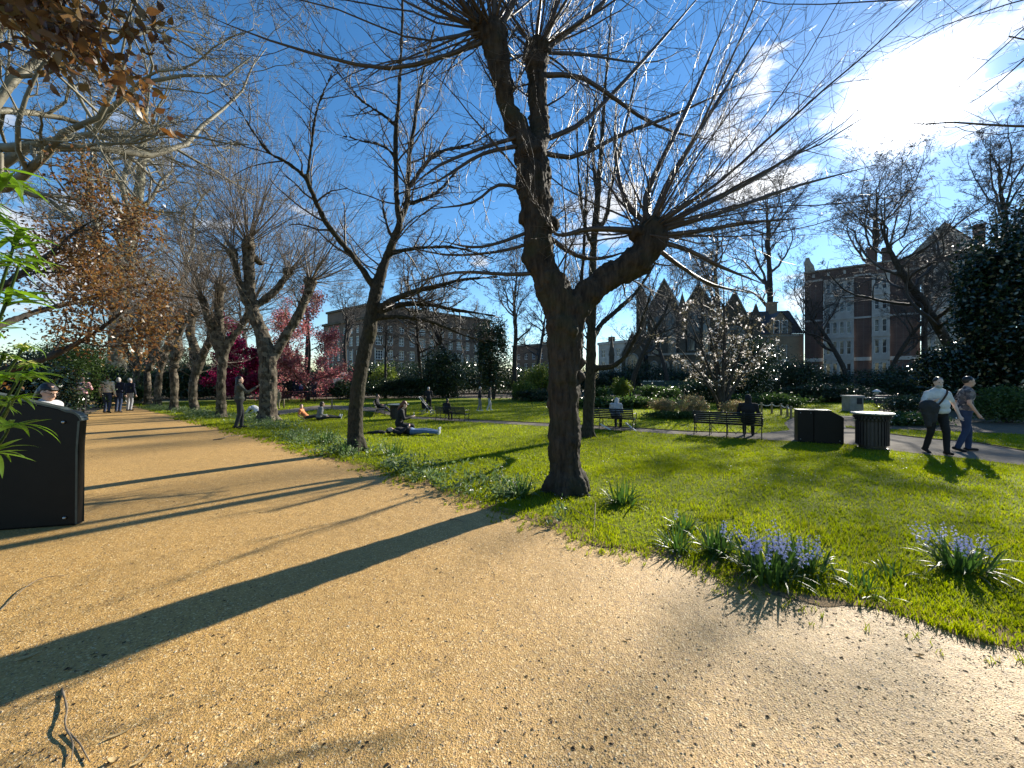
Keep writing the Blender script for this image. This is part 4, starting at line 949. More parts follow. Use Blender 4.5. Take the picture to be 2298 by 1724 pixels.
# crimson and pinkish leaved trees beyond the row
def leafed(name, label, px, base, Y, h, w, lm, leaf, n, seed, trunk_h=.3, mats=('bark_dark', 'twig_dark'), per=6, cat_='tree', off=0):
    x = (px-CX)/FL*Y; r = np.random.default_rng(seed)
    root = thing(name, label, cat_, (x, Y, 0)); tb = MB(); r0 = .022*h
    P, Q = poly([(0, 0, -.05, r0*1.2), (.02*h, 0, h*trunk_h*.6, r0), (0, .02*h, h*trunk_h, r0*.9), (.03*h, 0, h*.65, r0*.5), (0, 0, h*.92, r0*.15)], 14); tb.tube(P[0], Q[0], 10); tb.build('trunk', M[mats[0]], root)
    A = grow(P, Q, 12, t=(trunk_h*.75, .97), ang=(40, 80), L=w/h*.62, Lt=.35, k=7, wob=.15, up=.06, rr=.5, r=r)
    B = grow(*A, 8, t=(.2, 1), ang=(30, 65), L=.5, k=5, wob=.18, up=.02, rr=.5, rmin=.006, r=r); D = grow(*B, 5, t=(.2, 1), ang=(30, 65), L=.5, k=4, wob=.18, rr=.6, rmin=.004, r=r)
    cb = MB(); cb.tubes(*A, 6); cb.tubes(*B, 4); cb.tubes(*D, 3); cb.build('crown', M[mats[1]], root)
    lb = MB(); lb.add(*spread_leaves(D[0], per, leaf, r, h*.03, 1.0, .2, .6)); lb.add(*spread_leaves(B[0], per, leaf, r, h*.03, 1.0, .2, .6)); lb.build('foliage', M[lm], root)
    return root
leafed('crimson_tree', 'small deep crimson leaved tree left of the patched trunk', 548, 905, 29, 4.6, 4.8, 'leaf_crimson', .17, 0, 71, .22, per=26)
leafed('pink_leaved_tree', 'broad pinkish red leaved tree beside the dark kiosk', 690, 900, 30, 6.4, 7.6, 'leaf_pink', .15, 0, 72, .22, per=26)
leafed('crimson_tree', 'taller thin crown of red leaves behind the broad pinkish tree', 640, 890, 36, 9.0, 5.0, 'leaf_pink', .14, 0, 73, .3, per=5)

# magnolia in white blossom, many stems from the bed behind the bench
def magnolia():
    r = np.random.default_rng(81); x, y = spot(1622, 925); s = y/FL; root = thing('magnolia', 'many stemmed magnolia with scattered white blossom behind the seated hooded figure', 'tree', (x, y, 0))
    tips = [(-1.9, 0, 5.2), (-1.0, .6, 6.4), (-.2, -.4, 6.8), (.6, .5, 6.2), (1.6, 0, 5.3), (-2.4, .3, 3.6), (2.3, -.2, 3.9), (.2, .9, 5.0)]
    tb = MB(); cb = MB(); lv = []
    for i, (a, b, c) in enumerate(tips):
        P, Q = poly([(r.normal(0, .18), r.normal(0, .12), -.05, .085), (a*.18, b*.2, c*.25, .07), (a*.5+r.normal(0, .1), b*.5, c*.58, .045), (a, b, c, .012)], 16); tb.tube(P[0], Q[0], 9)
        A = grow(P, Q, 9, t=(.25, .98), ang=(25, 60), L=.38, Lt=.4, k=7, wob=.14, up=.08, rr=.5, r=r); B = grow(*A, 6, t=(.2, .98), ang=(30, 60), L=.45, k=5, wob=.16, up=.06, rr=.5, rmin=.004, r=r)
        cb.tubes(*A, 5); cb.tubes(*B, 3); D = grow(*B, 4, ang=(30, 60), L=.45, k=4, wob=.16, up=.05, rr=.7, rmin=.003, r=r); cb.tubes(*D, 3); lv += [B[0][:, -1], D[0][:, -1]]
    tb.build('trunk', M['bark_dark'], root); cb.build('crown', M['twig_dark'], root)
    p = np.concatenate(lv); p = p[r.random(len(p)) < .15]; p = np.repeat(p, 4, 0)+r.normal(0, .025, (len(p)*4, 3))
    f = MB(); f.add(*leaf_cards(p, .08, r, -.4, .75)); f.build('blossom', M['blossom'], root)
    p = np.concatenate(lv); p = p[r.random(len(p)) < .8]; p = np.repeat(p, 3, 0)+r.normal(0, .06, (len(p)*3, 3))
    f = MB(); f.add(*leaf_cards(p, .07, r, .1, .5)); f.build('foliage', M['bud_leaf'], root)
magnolia()
shrub_px('flowering_shrub', 'round shrub smothered in small white flowers right of the magnolia', 'shrub', 1695, 905, 95, 140, 'leaf_dark', .10, 5000, 82, Y=26, bloom=('white_petal', .07, 1200))
shrub_px('variegated_shrub', 'grey green variegated shrub in the bed left of the magnolia', 'shrub', 1487, 938, 52, 46, 'leaf_cream', .05, 3200, 83, Y=16.4)
shrub_px('variegated_shrub', 'rounded shrub of pink tipped cream leaves beside the magnolia stems', 'shrub', 1548, 938, 66, 50, 'leaf_cream', .05, 4200, 84, Y=16.2)
shrub_px('variegated_shrub', 'small cream leaved shrub behind the right half of the nearest bench', 'shrub', 1648, 935, 50, 36, 'leaf_cream', .05, 2600, 85, Y=17)
shrub_px('low_plant', 'low dark leafy bed plants under the variegated shrubs', 'plant', 1520, 948, 120, 24, 'leaf_mid', .07, 3600, 86, Y=15.6, depth=.3)
# right edge
shrub_px('holly_tree', 'great dark glossy holly filling the picture edge behind the two walkers', 'tree', 2275, 905, 215, 430, 'leaf_holly', .13, 26000, 87, Y=19, depth=.8, clumps=120, tight=.13, base_gap=.03)
shrub_px('holly_bush', 'dark glossy bush behind the heads of the two walking men', 'shrub', 2130, 905, 150, 120, 'leaf_holly', .10, 9000, 88, Y=20, depth=.6)
shrub_px('shrub', 'bright leaved bush right of the man in the patterned shirt', 'shrub', 2262, 965, 130, 88, 'leaf_mid', .08, 7500, 89, Y=14.2, depth=.6)
shrub_px('shrub', 'low leafy plants in the bed between litter bin and white shirted man', 'plant', 2030, 962, 150, 34, 'leaf_mid', .08, 4200, 90, Y=13.6, depth=.5, bloom=('white_petal', .05, 120))
shrub_px('shrub', 'dark sprawling bush with a pale flower spray above the litter bin', 'shrub', 2030, 935, 110, 45, 'leaf_dark', .07, 3600, 91, Y=17.5, depth=.5, bloom=('white_petal', .06, 60))
shrub_px('hedge', 'low clipped mound of hedge before the red brick mansion', 'hedge', 1860, 905, 180, 40, 'leaf_dark', .08, 9000, 92, Y=27, depth=.3, base_gap=.0)
shrub_px('evergreen_bush', 'dark evergreen bush at the corner of gothic house and mansion', 'shrub', 1770, 905, 110, 95, 'leaf_dark', .09, 7000, 93, Y=30, depth=.7)
shrub_px('hedge', 'sunlit low green hedge behind the rope fence', 'hedge', 1720, 918, 150, 34, 'leaf_mid', .08, 6000, 94, Y=22, depth=.3, base_gap=.0)
# behind the lawn
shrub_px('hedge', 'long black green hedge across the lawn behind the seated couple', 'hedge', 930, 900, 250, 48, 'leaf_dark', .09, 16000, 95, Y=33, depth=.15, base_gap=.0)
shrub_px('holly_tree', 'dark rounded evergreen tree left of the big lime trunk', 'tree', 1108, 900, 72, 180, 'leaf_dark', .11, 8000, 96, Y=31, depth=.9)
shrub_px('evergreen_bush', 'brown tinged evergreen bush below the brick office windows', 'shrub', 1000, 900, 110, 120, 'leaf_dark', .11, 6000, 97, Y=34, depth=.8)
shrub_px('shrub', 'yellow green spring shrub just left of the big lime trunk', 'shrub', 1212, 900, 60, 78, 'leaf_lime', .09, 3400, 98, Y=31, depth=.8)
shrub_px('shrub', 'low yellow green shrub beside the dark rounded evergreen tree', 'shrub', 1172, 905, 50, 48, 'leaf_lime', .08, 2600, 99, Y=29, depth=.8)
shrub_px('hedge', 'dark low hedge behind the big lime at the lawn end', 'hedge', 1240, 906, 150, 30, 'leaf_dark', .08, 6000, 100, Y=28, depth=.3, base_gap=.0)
shrub_px('shrub', 'yellow green shrub beside the pale lit trunk and hoarding', 'shrub', 1395, 898, 40, 44, 'leaf_lime', .08, 2400, 101, Y=28, depth=.8)
shrub_px('shrub', 'grey green shrub to the right of the slim straight trunk', 'shrub', 1350, 902, 46, 32, 'leaf_mid', .08, 2600, 102, Y=27, depth=.8)
shrub_px('shrub', 'bluish shrub before the dark green hoarding', 'shrub', 1475, 905, 90, 38, 'leaf_mid', .08, 4200, 103, Y=26, depth=.6)
shrub_px('hedge', 'dark undergrowth below the magnolia in front of the church', 'hedge', 1590, 908, 190, 52, 'leaf_dark', .09, 9000, 104, Y=27, depth=.3, base_gap=.0)
shrub_px('ground_cover', 'long low sunlit border of leaves at the far lawn edge', 'plant', 1400, 916, 260, 22, 'leaf_mid', .10, 6000, 105, Y=21.5, depth=.12, base_gap=.0)
shrub_px('shrub', 'yellow green bush behind the sinuous trunk before brick offices', 'shrub', 862, 895, 60, 70, 'leaf_lime', .09, 2800, 106, Y=36, depth=.8)
shrub_px('evergreen_bush', 'dark bush right of the kiosk with hanging glossy leaves', 'shrub', 770, 902, 70, 46, 'leaf_dark', .09, 4200, 107, Y=31, depth=.8)
for i, (px, Y, w, h) in enumerate(((640, 46, 11, 3.6), (800, 44, 9, 3.0), (900, 46, 9, 3.4), (990, 44, 9, 3.8), (1085, 46, 9, 3.4), (1180, 48, 9, 3.0), (1270, 47, 9, 3.2), (1360, 46, 8, 2.8), (1460, 48, 9, 3.4), (1580, 46, 9, 3.0), (1690, 44, 9, 3.0), (1800, 42, 9, 2.6), (1930, 40, 9, 2.4), (2060, 36, 9, 3.0), (560, 44, 10, 4.5), (380, 46, 10, 5.5), (250, 42, 10, 5.0), (120, 36, 10, 4.5))):
    x = (px-CX)/FL*Y
    if i < 2: SHB = (SHB if i else [])+[shrub('shrubbery', 'dark evergreen shrubbery in the belt round the far side of the garden', 'shrub', x, Y, 10, 4, 3.4, 'leaf_dark', .13, 9000, 140+i, base_gap=.0, group='shrubbery belt closing the garden')]
    else: dup(SHB[i % 2], (x, Y, 0), (i*1.3) % .5-.25+3.14*(i % 3 == 0), (w/10, 1, h/3.4))
# left of the path
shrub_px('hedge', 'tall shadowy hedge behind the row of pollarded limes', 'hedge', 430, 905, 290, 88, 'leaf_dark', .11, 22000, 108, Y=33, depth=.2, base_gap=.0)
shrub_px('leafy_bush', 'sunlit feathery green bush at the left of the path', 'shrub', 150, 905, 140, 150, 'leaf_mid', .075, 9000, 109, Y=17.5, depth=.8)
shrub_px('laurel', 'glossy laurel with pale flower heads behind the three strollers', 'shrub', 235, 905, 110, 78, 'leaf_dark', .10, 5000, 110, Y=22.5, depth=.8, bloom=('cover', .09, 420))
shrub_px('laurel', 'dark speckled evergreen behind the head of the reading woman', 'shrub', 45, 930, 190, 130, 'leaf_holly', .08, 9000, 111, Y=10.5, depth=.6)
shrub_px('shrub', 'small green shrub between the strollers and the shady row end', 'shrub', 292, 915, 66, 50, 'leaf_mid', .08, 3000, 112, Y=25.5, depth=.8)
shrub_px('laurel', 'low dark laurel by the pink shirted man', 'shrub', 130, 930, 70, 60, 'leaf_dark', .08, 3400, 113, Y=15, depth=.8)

# leafy ground cover round the feet of the row, tufts on the lawn edge
r_ = np.random.default_rng(120); pts = []
tl = np.array([spot(1270, 1101), spot(1020, 1095), spot(800, 1013), spot(690, 985), spot(601, 946), spot(496, 937), spot(437, 924), spot(390, 921), spot(352, 913)])
seg = np.r_[0, np.cumsum(np.linalg.norm(np.diff(tl, axis=0), axis=1))]; n = 900
u = seg[-1]*r_.random(n); cx = np.interp(u, seg, tl[:, 0])+r_.normal(0, .4, n)-.15; cy = np.interp(u, seg, tl[:, 1])+r_.normal(0, .4, n)-.1
k = inside(EDGE_POLY, cx, cy) & (vnoise(cx, cy, 1.1, 44) > .42); cx, cy = cx[k], cy[k]
m = 14; p = np.repeat(np.stack([cx, cy, 0*cx], 1), m, 0); p += np.abs(r_.normal(0, 1, p.shape))*[0, 0, .09]+r_.normal(0, 1, p.shape)*[.09, .09, 0]; p[:, 2] += .01
cv = MB(); cv.add(*leaf_cards(p, .075, r_, -.5, .42, .2)); tag(cv.build('ground_cover', M['cover'], smooth=False), kind='stuff', label='pale leafy ground cover round the feet of the limes')

# strap leaved clumps with bluebells: each leaf and flower spike is a piece
def strap_mesh(name, L, W, arch, seed, m):
    r = np.random.default_rng(seed); t = np.linspace(0, 1, 7); w = W*(1-t**2.2)*.5+.0006
    x = L*(t-.18*t**2)*math.sin(arch)*(1+.25*t); z = L*(t*math.cos(arch)+.30*t-(.62*math.sin(arch))*t**2.1)
    v = np.concatenate([np.c_[x, w, z+w*.35], np.c_[x, 0*t, z], np.c_[x, -w, z+w*.35]])
    b = MB(); b.add(v, [(k*7+i, k*7+i+1, k*7+i+8, k*7+i+7) for k in (0, 1) for i in range(6)]); return b.mesh(name, m)
STRAPS = [strap_mesh('leaf', L, .022, a, i, M['leaf_strap']) for i, (L, a) in enumerate([(.26, .2), (.30, .45), (.33, .75), (.34, 1.0), (.32, 1.2), (.26, .6), (.22, .3)])]
def spike_mesh(seed):
    r = np.random.default_rng(seed); b = MB(); h = .30+.07*r.random(); lean = r.normal(0, .05, 2)
    z = np.linspace(0, h, 7); P = np.c_[lean[0]*(z/h)**2, lean[1]*(z/h)**2, z]; b.tube(P, np.linspace(.003, .0015, 7), 5, 0)
    for i in range(11):
        f = .62+.36*i/10; a = i*2.4; c = np.array([lean[0]*f*f, lean[1]*f*f, h*f]); o = np.array([math.cos(a), math.sin(a), -.25])*(.020-.008*(i/10)); c = c+o
        for q in range(5):
            s = q*1.2566+a; e = np.array([math.cos(s), math.sin(s), 0]); e2 = np.array([-math.sin(s), math.cos(s), 0]); S = .011*(1.2-.5*i/10)
            b.add([c+[0, 0, S*.8], c+e*S*.6+e2*S*.4-[0, 0, S*.2], c+e*S*1.25-[0, 0, S*.75], c+e*S*.6-e2*S*.4-[0, 0, S*.2]], [(0, 1, 2, 3)], None, 1)
    return b.mesh('flower_spike', [M['flower_stalk'], M['bluebell']])
SPIKES = [spike_mesh(i) for i in range(5)]
def strap_clump(name, label, px, py, s, nl, nf, seed, cat_='plant', spread=.1, group=None):
    r = np.random.default_rng(seed); x, y = spot(px, py); root = thing(name, label, cat_, (x, y, 0), group=group)
    for i in range(nl):
        o = link('leaf', STRAPS[r.integers(0, len(STRAPS))], root); a = r.random()*6.28; q = r.random()**.5*spread
        o.location = (math.cos(a)*q+r.normal(0, .02), math.sin(a)*q+r.normal(0, .02), -.01); o.rotation_euler = (r.normal(0, .1), r.normal(0, .1), a+r.normal(0, .5)); o.scale = (s*(.75+.45*r.random()),)*3
    for i in range(nf):
        o = link('flower_spike', SPIKES[i % 5], root); a = r.random()*6.28; q = r.random()**.5*spread*1.3
        o.location = (math.cos(a)*q, math.sin(a)*q, 0); o.rotation_euler = (r.normal(0, .22), r.normal(0, .22), a); o.scale = (s*(.85+.35*r.random()),)*3
    return root
strap_clump('bluebell_clump', 'largest bluebell clump, full of pale blue spikes on the gravel edge', 1722, 1292, 1.0, 120, 22, 1, spread=.17)
strap_clump('bluebell_clump', 'bluebell clump in the lawn nearest the picture corner', 2160, 1278, .92, 95, 17, 2, spread=.13)
strap_clump('bluebell_clump', 'second bluebell tuft touching the largest flowering clump on its inner side', 1812, 1280, .85, 70, 8, 3, spread=.11)
strap_clump('bluebell_clump', 'bluebell clump with one early spike between the lime and the largest clump', 1612, 1238, .85, 80, 3, 4, spread=.12)
strap_clump('strap_leaved_clump', 'flowerless tuft of strap leaves on the bare gravel edge', 1520, 1232, .75, 60, 0, 5, spread=.09)
strap_clump('strap_leaved_clump', 'flowerless dark tuft set back in the lawn behind the edge tufts', 1532, 1190, .7, 46, 1, 6, spread=.08)
strap_clump('strap_leaved_clump', 'arching flowerless tuft on the sunny side of the big lime foot', 1398, 1130, .95, 70, 0, 7, spread=.12)
strap_clump('strap_leaved_clump', 'shaded flowerless tuft on the dark side of the big lime foot', 1168, 1112, .95, 70, 0, 8, spread=.16)
strap_clump('strap_leaved_clump', 'flattened pale tuft on bare soil beside the largest bluebell clump', 1930, 1325, .55, 40, 0, 9, spread=.14)
strap_clump('strap_leaved_clump', 'small flattened tuft in bare soil below the corner bluebells', 2010, 1300, .55, 34, 0, 10, spread=.12)
strap_clump('strap_leaved_clump', 'silvery tuft against the foot of the sinuous trunk', 778, 1018, .95, 50, 0, 11, spread=.16)
strap_clump('strap_leaved_clump', 'tuft on the gravel edge between sinuous trunk and patched trunk', 735, 992, 1.0, 50, 0, 12, spread=.18)
strap_clump('strap_leaved_clump', 'tuft in the lawn to the right of the sinuous trunk', 880, 1020, 1.0, 50, 0, 13, spread=.2)

# spurge leaning in at the left: whorls of long leaves, every leaf a piece
def lance_mesh(name, L, W, arch, m):
    t = np.linspace(0, 1, 8); w = W*np.sin(np.pi*np.clip(.08+.92*t, 0, 1))**.75*.5*(1.12-.35*t)+.0005
    x = L*np.sin(arch*t)/max(arch, .05); z = -L*(1-np.cos(arch*t))/max(arch, .05)
    v = np.concatenate([np.c_[x, w, z+w*.3], np.c_[x, 0*t, z], np.c_[x, -w, z+w*.3]])
    b = MB(); b.add(v, [(k*8+i, k*8+i+1, k*8+i+9, k*8+i+8) for k in (0, 1) for i in range(7)]); return b.mesh(name, m)
LANCE = [lance_mesh('leaf', L, W, a, M['leaf_spurge']) for L, W, a in ((.24, .036, .5), (.28, .038, .9), (.21, .034, .3), (.26, .034, 1.2))]
PET = [lance_mesh('petal', .055, .014, a, M['spurge_flower']) for a in (.4, .9)]
def spurge():
    r = np.random.default_rng(131); bx, by = -4.15, 2.7
    root = thing('spurge_bush', 'bright green long leaved bush reaching in beside the black board', 'shrub', (bx, by, 0)); sb = MB()
    def tip(px, py, Y): Y += .34; return at(px, py, Y)-np.array([bx, by, 0])
    heads = [(30, 560, 2.3, 1.0, 0), (42, 600, 2.35, .8, 0), (0, 430, 2.25, 1.0, 0), (-20, 520, 2.2, 1.0, 0), (10, 690, 2.2, .9, 0), (-30, 610, 2.1, 1.0, 0), (48, 860, 2.3, .8, 0), (20, 905, 2.25, .7, 0), (15, 965, 2.2, .85, 0), (-25, 1020, 2.15, .8, 0), (-40, 760, 2.2, .9, 0),
             (52, 775, 2.4, .0, 1), (60, 815, 2.4, .0, 1), (8, 795, 2.35, .0, 1), (-10, 860, 2.2, .7, 0), (-60, 480, 2.3, 1., 0), (-50, 930, 2.3, .9, 0)]
    for i, (px, py, Y, s, fl) in enumerate(heads):
        e = tip(px, py, Y); b0 = np.array([r.normal(0, .1), r.normal(0, .08), -.03]); mid = b0*.4+e*.6+np.array([-.12, 0, -.1])
        P, Q = poly([(*b0, .014), (*mid, .011), (*(e-[.02, 0, .05]), .008), (*e, .004)], 12); sb.tubes(P, Q, 7)
        if fl:
            for k in range(13):
                o = link('petal', PET[k % 2], root); o.location = tuple(e+np.array([0, 0, .0])); o.rotation_euler = (r.normal(0, .3), r.normal(-.1, .35), k*2.4)
            s = .45; e = e-np.array([0, 0, .05])
        for k in range(17):
            f = k/16; o = link('leaf', LANCE[r.integers(0, 4)], root); p = P[0][-1]*(1-f*.0)-np.array([0, 0, .16*s*f]) if not fl else e
            d = P[0][-1]-P[0][-3]; p = np.array(e)-unit(d)*.15*f*s
            o.location = tuple(p); o.rotation_euler = (r.normal(0, .25), -.75+1.0*f+r.normal(0, .15), k*2.399+r.normal(0, .2)); o.scale = (s*(.7+.45*r.random()),)*3
    sb.build('stems', M['leaf_mid'], root)
spurge()

# ------------------------------------------------------------------ buildings
def wall_frame(A, B):
    """local frame of a facade running from ground point A to ground point B as seen from the garden (u to B, v up, n into the building)"""
    A = np.array([*A, 0.]); B = np.array([*B, 0.]); u = unit(B-A); n = np.array([-u[1], u[0], 0.]); return A, u, n, np.linalg.norm(B-A)
class Facade:
    def __init__(s, root, A, B, rootloc):
        s.root = root; s.o, s.u, s.n, s.len = wall_frame(A, B); s.o = s.o-np.array([*rootloc, 0])
        s.X = np.stack([s.u, s.n, [0, 0, 1.]]); s.rz = math.atan2(s.u[1], s.u[0])
    def pt(s, u, v, d=0): return s.o+s.u*u+s.n*d+np.array([0, 0, v])
    def wall(s, m, u0, u1, v0, v1, holes, depth=.35, name='wall'):
        """a wall with real openings and reveals"""
        us = sorted({u0, u1, *[h[0] for h in holes], *[h[1] for h in holes]}); vs = sorted({v0, v1, *[h[2] for h in holes], *[h[3] for h in holes]})
        b = MB(); V = []; q = []
        def quad(*c):
            k = len(V); V.extend([s.pt(*p) for p in c]); q.append((k, k+1, k+2, k+3))
        for i in range(len(us)-1):
            j0 = None
            for j in range(len(vs)-1):
                cu, cv = (us[i]+us[i+1])/2, (vs[j]+vs[j+1])/2
                if any(h[0] < cu < h[1] and h[2] < cv < h[3] for h in holes): continue
                quad((us[i], vs[j]), (us[i+1], vs[j]), (us[i+1], vs[j+1]), (us[i], vs[j+1]))
        for h in holes:
            a, c, e, f = h
            quad((a, e), (a, f), (a, f, depth), (a, e, depth)); quad((c, f), (c, e), (c, e, depth), (c, f, depth)); quad((a, f), (c, f), (c, f, depth), (a, f, depth)); quad((c, e), (a, e), (a, e, depth), (c, e, depth))
        b.add(V, q); return b.build(name, m, s.root, smooth=False)
    def slab(s, name, m, u0, u1, v0, v1, d0, d1, parent=None):
        b = MB(); b.box((u0, d0, v0), (u1, d1, v1), s.X, s.o); return b.build(name, m, parent or s.root, smooth=False)
    def window(s, u0, u1, v0, v1, cols=2, rows=2, d=.18, fr=.07, cache={}, name='window', arch=False, m='frame_white'):
        w, h = round(u1-u0, 2), round(v1-v0, 2); key = (w, h, cols, rows, fr, arch, m)
        if key not in cache:
            b = MB(); b.box((0, 0, 0), (w, .08, fr)); b.box((0, 0, h-fr), (w, .08, h)); b.box((0, 0, fr), (fr, .08, h-fr)); b.box((w-fr, 0, fr), (w, .08, h-fr))
            for c in range(1, cols): x = w*c/cols; b.box((x-fr*.3, .012, fr), (x+fr*.3, .07, h-fr))
            for c in range(1, rows): z = h*c/rows; b.box((fr, .016, z-fr*.3), (w-fr, .066, z+fr*.3))
            if arch:
                n = 8; xs = np.linspace(0, w, n+1)
                def az(x): t = min(x, w-x)/(w/2); return h-w*.8*(1-math.sqrt(max(0, 1-(1-t)**2)))
                V = []; Q = []
                for i, x in enumerate(xs): V += [(x, -.03, az(x)), (x, -.03, h+.02)]
                for i in range(n): Q.append((2*i, 2*i+2, 2*i+3, 2*i+1))
                b.add(V, Q)
            g = MB(); g.add([(0, .05, 0), (w, .05, 0), (w, .05, h), (0, .05, h)], [(0, 1, 2, 3)])
            cache[key] = (b.mesh(name, M[m], False), g.mesh('pane', M['glass'], False))
        fm, gm = cache[key]; o = link(name, fm, s.root); o.location = tuple(s.pt(u0, v0, d)); o.rotation_euler = (0, 0, s.rz); p = link('pane', gm, o); return o

# brown brick office block, two faces, at the end of the garden
CO = (-35.2, 95.0); RE = (-6.0, 123.5); LE = (-53.6, 109.5)
bk = thing('brick_office_block', 'wide brown brick office block with rows of white sash windows', 'building', (*CO, 0))
for (A, B, cols) in ((CO, RE, [2.6, 5.6, 8.7, 11.8, 14.9, 18.0, 21.2, 24.3, 27.4, 30.5, 33.7, 36.8]), (LE, CO, [2.0, 5.0, 8.2, 11.4, 14.6, 17.8, 21.0])):
    f = Facade(bk, A, B, CO); holes = []; wins = []
    for j, (v0, v1) in enumerate(((-.3, 2.3), (3.6, 6.1), (6.7, 9.1), (10.3, 12.8), (13.6, 15.4))):
        for i, u in enumerate(cols):
            w = 1.5 if (i % 4) else 2.0
            holes.append((u-w/2, u+w/2, v0, v1)); wins.append((u-w/2, u+w/2, v0, v1))
    f.wall(M['brick_brown'], 0, f.len, -1, 16.6, holes)
    for w in wins: f.window(*w, cols=3 if w[1]-w[0] > 1.8 else 2, rows=3, fr=.15)
    for i, u in enumerate(cols):
        if i % 4 == 0:
            f.slab('surround', M['stone_white'], u-1.35, u-1.02, 3.2, 9.5, -.12, .1); f.slab('surround', M['stone_white'], u+1.02, u+1.35, 3.2, 9.5, -.12, .1)
    f.slab('string_course', M['stone_white'], 0, f.len, 2.6, 3.1, -.15, .1); f.slab('cornice', M['ashlar'], -.2, f.len+.2, 16.6, 17.2, -.5, 1.5)
    f.slab('attic', M['brick_brown'], .6, f.len-.6, 17.2, 20.2, .8, 2.4); f.slab('parapet', M['ashlar'], .3, f.len-.3, 20.2, 20.75, .4, 3)
b = MB(); c = np.array([*CO, 0.]); P = [np.array(x, float) for x in (CO, RE, (RE[0]-18, RE[1]+20), (LE[0]+8, LE[1]+18), LE)]
b.add([(*(p-c[:2]), z) for z in (-1, 17.2) for p in P], [(1, 2, 7, 6), (2, 3, 8, 7), (3, 4, 9, 8)], [(5, 6, 7), (5, 7, 8), (5, 8, 9)]); b.build('roof', M['slate'], bk, False)
# lower brick block farther off
f0 = ((1150-CX)/FL*130, 130.0); f1 = ((1262-CX)/FL*118, 118.0)
b2 = thing('brick_block', 'distant low reddish brick block seen left of the big lime trunk', 'building', (*f0, 0)); f = Facade(b2, f0, f1, f0); hs = []
for v in (1.5, 5.0, 8.2):
    for u in np.arange(2, f.len-2, 3.0): hs.append((u, u+1.3, v, v+1.9))
f.wall(M['brick_brown'], 0, f.len, -1, 12.6, hs)
for h in hs: f.window(*h, fr=.15)
f.slab('parapet', M['stone'], -.2, f.len+.2, 12.6, 13.1, -.3, .6); f.slab('roof', M['slate'], 0, f.len, 12.2, 12.6, .6, 14); f.slab('wall', M['brick_brown'], 0, .4, -1, 12.6, .35, 14)
# pale stucco house
f0 = ((1343-CX)/FL*90, 90.0); f1 = ((1402-CX)/FL*84, 84.0)
b3 = thing('stucco_house', 'narrow pale stucco house in the gap between tree trunks', 'building', (*f0, 0)); f = Facade(b3, f0, f1, f0); hs = [(u, u+1.1, v, v+1.9) for v in (.6, 3.8, 6.6) for u in (.8, 3.0, 5.0)]
f.wall(M['stone_white'], 0, f.len, -1, 9.6, hs)
for h in hs: f.window(*h, fr=.12)
f.slab('parapet', M['stone_white'], -.15, f.len+.15, 9.6, 10.2, -.25, .5); f.slab('wall', M['stone_white'], 0, .35, -1, 9.6, .35, 8); f.slab('roof', M['slate'], .0, f.len, 9.2, 9.6, .5, 8)
b = MB(); b.box((1.2, 2, 10.2), (2.4, 3, 11.6), f.X, f.o); b.build('chimney', M['brick_brown'], b3, False)

# stone church
ch0 = ((1432-CX)/FL*62, 62.0); ch1 = ((1680-CX)/FL*56, 56.0)
ch = thing('stone_church', 'dark gothic stone church with pointed gables behind the magnolia', 'church', (*ch0, 0)); f = Facade(ch, ch0, ch1, ch0)
px2u = lambda px: ((px-CX)/FL*62.0-ch0[0])/(f.u[0]-(px-CX)/FL*f.u[1])
hv = lambda py, u: EYE-(py-HY)/FL*(62.0+f.u[1]*u)
def gable(px0, px1, eave, peak, d0, d1, name='gable'):
    a, c = px2u(px0), px2u(px1); mu = (a+c)/2; e, p = hv(eave, mu), hv(peak, mu); b = MB()
    b.prism([(a, -1), (c, -1), (c, e), (mu, p), (a, e)], d0, d1); b.move(f.X, f.o); b.build(name, M['ashlar'], ch, False)
    k = MB(); ov = .25
    for s_, t_ in ((a-ov, e-.35), (c+ov, e-.35)):
        k.prism([(s_, t_), (mu, p-.05), (mu, p+.3), (s_, t_+.35)] if s_ < mu else [(mu, p-.05), (s_, t_), (s_, t_+.35), (mu, p+.3)], d0-.25, d0+.35)
    k.move(f.X, f.o); k.build('coping', M['stone'], ch, False)
    k = MB(); k.add([f.pt(a, e+.02, d0+.3), f.pt(mu, p+.02, d0+.3), f.pt(mu, p+.02, d1), f.pt(a, e+.02, d1), f.pt(c, e+.02, d0+.3), f.pt(c, e+.02, d1)], [(0, 1, 2, 3), (1, 4, 5, 2)]); k.build('roof', M['slate'], ch, False)
    return a, c, mu, e, p
def spire(px, base, top, w, d, name='pinnacle'):
    u = px2u(px); b = MB(); z0, z1 = hv(base, u), hv(top, u); b.box((u-w/2, d-w/2, -1), (u+w/2, d+w/2, z0), f.X, f.o)
    b.add([f.pt(u-w*.6, z0, d-w*.6), f.pt(u+w*.6, z0, d-w*.6), f.pt(u+w*.6, z0, d+w*.6), f.pt(u-w*.6, z0, d+w*.6), f.pt(u, z1, d)], None, [(0, 1, 4), (1, 2, 4), (2, 3, 4), (3, 0, 4)]); b.build(name, M['ashlar'], ch, False)
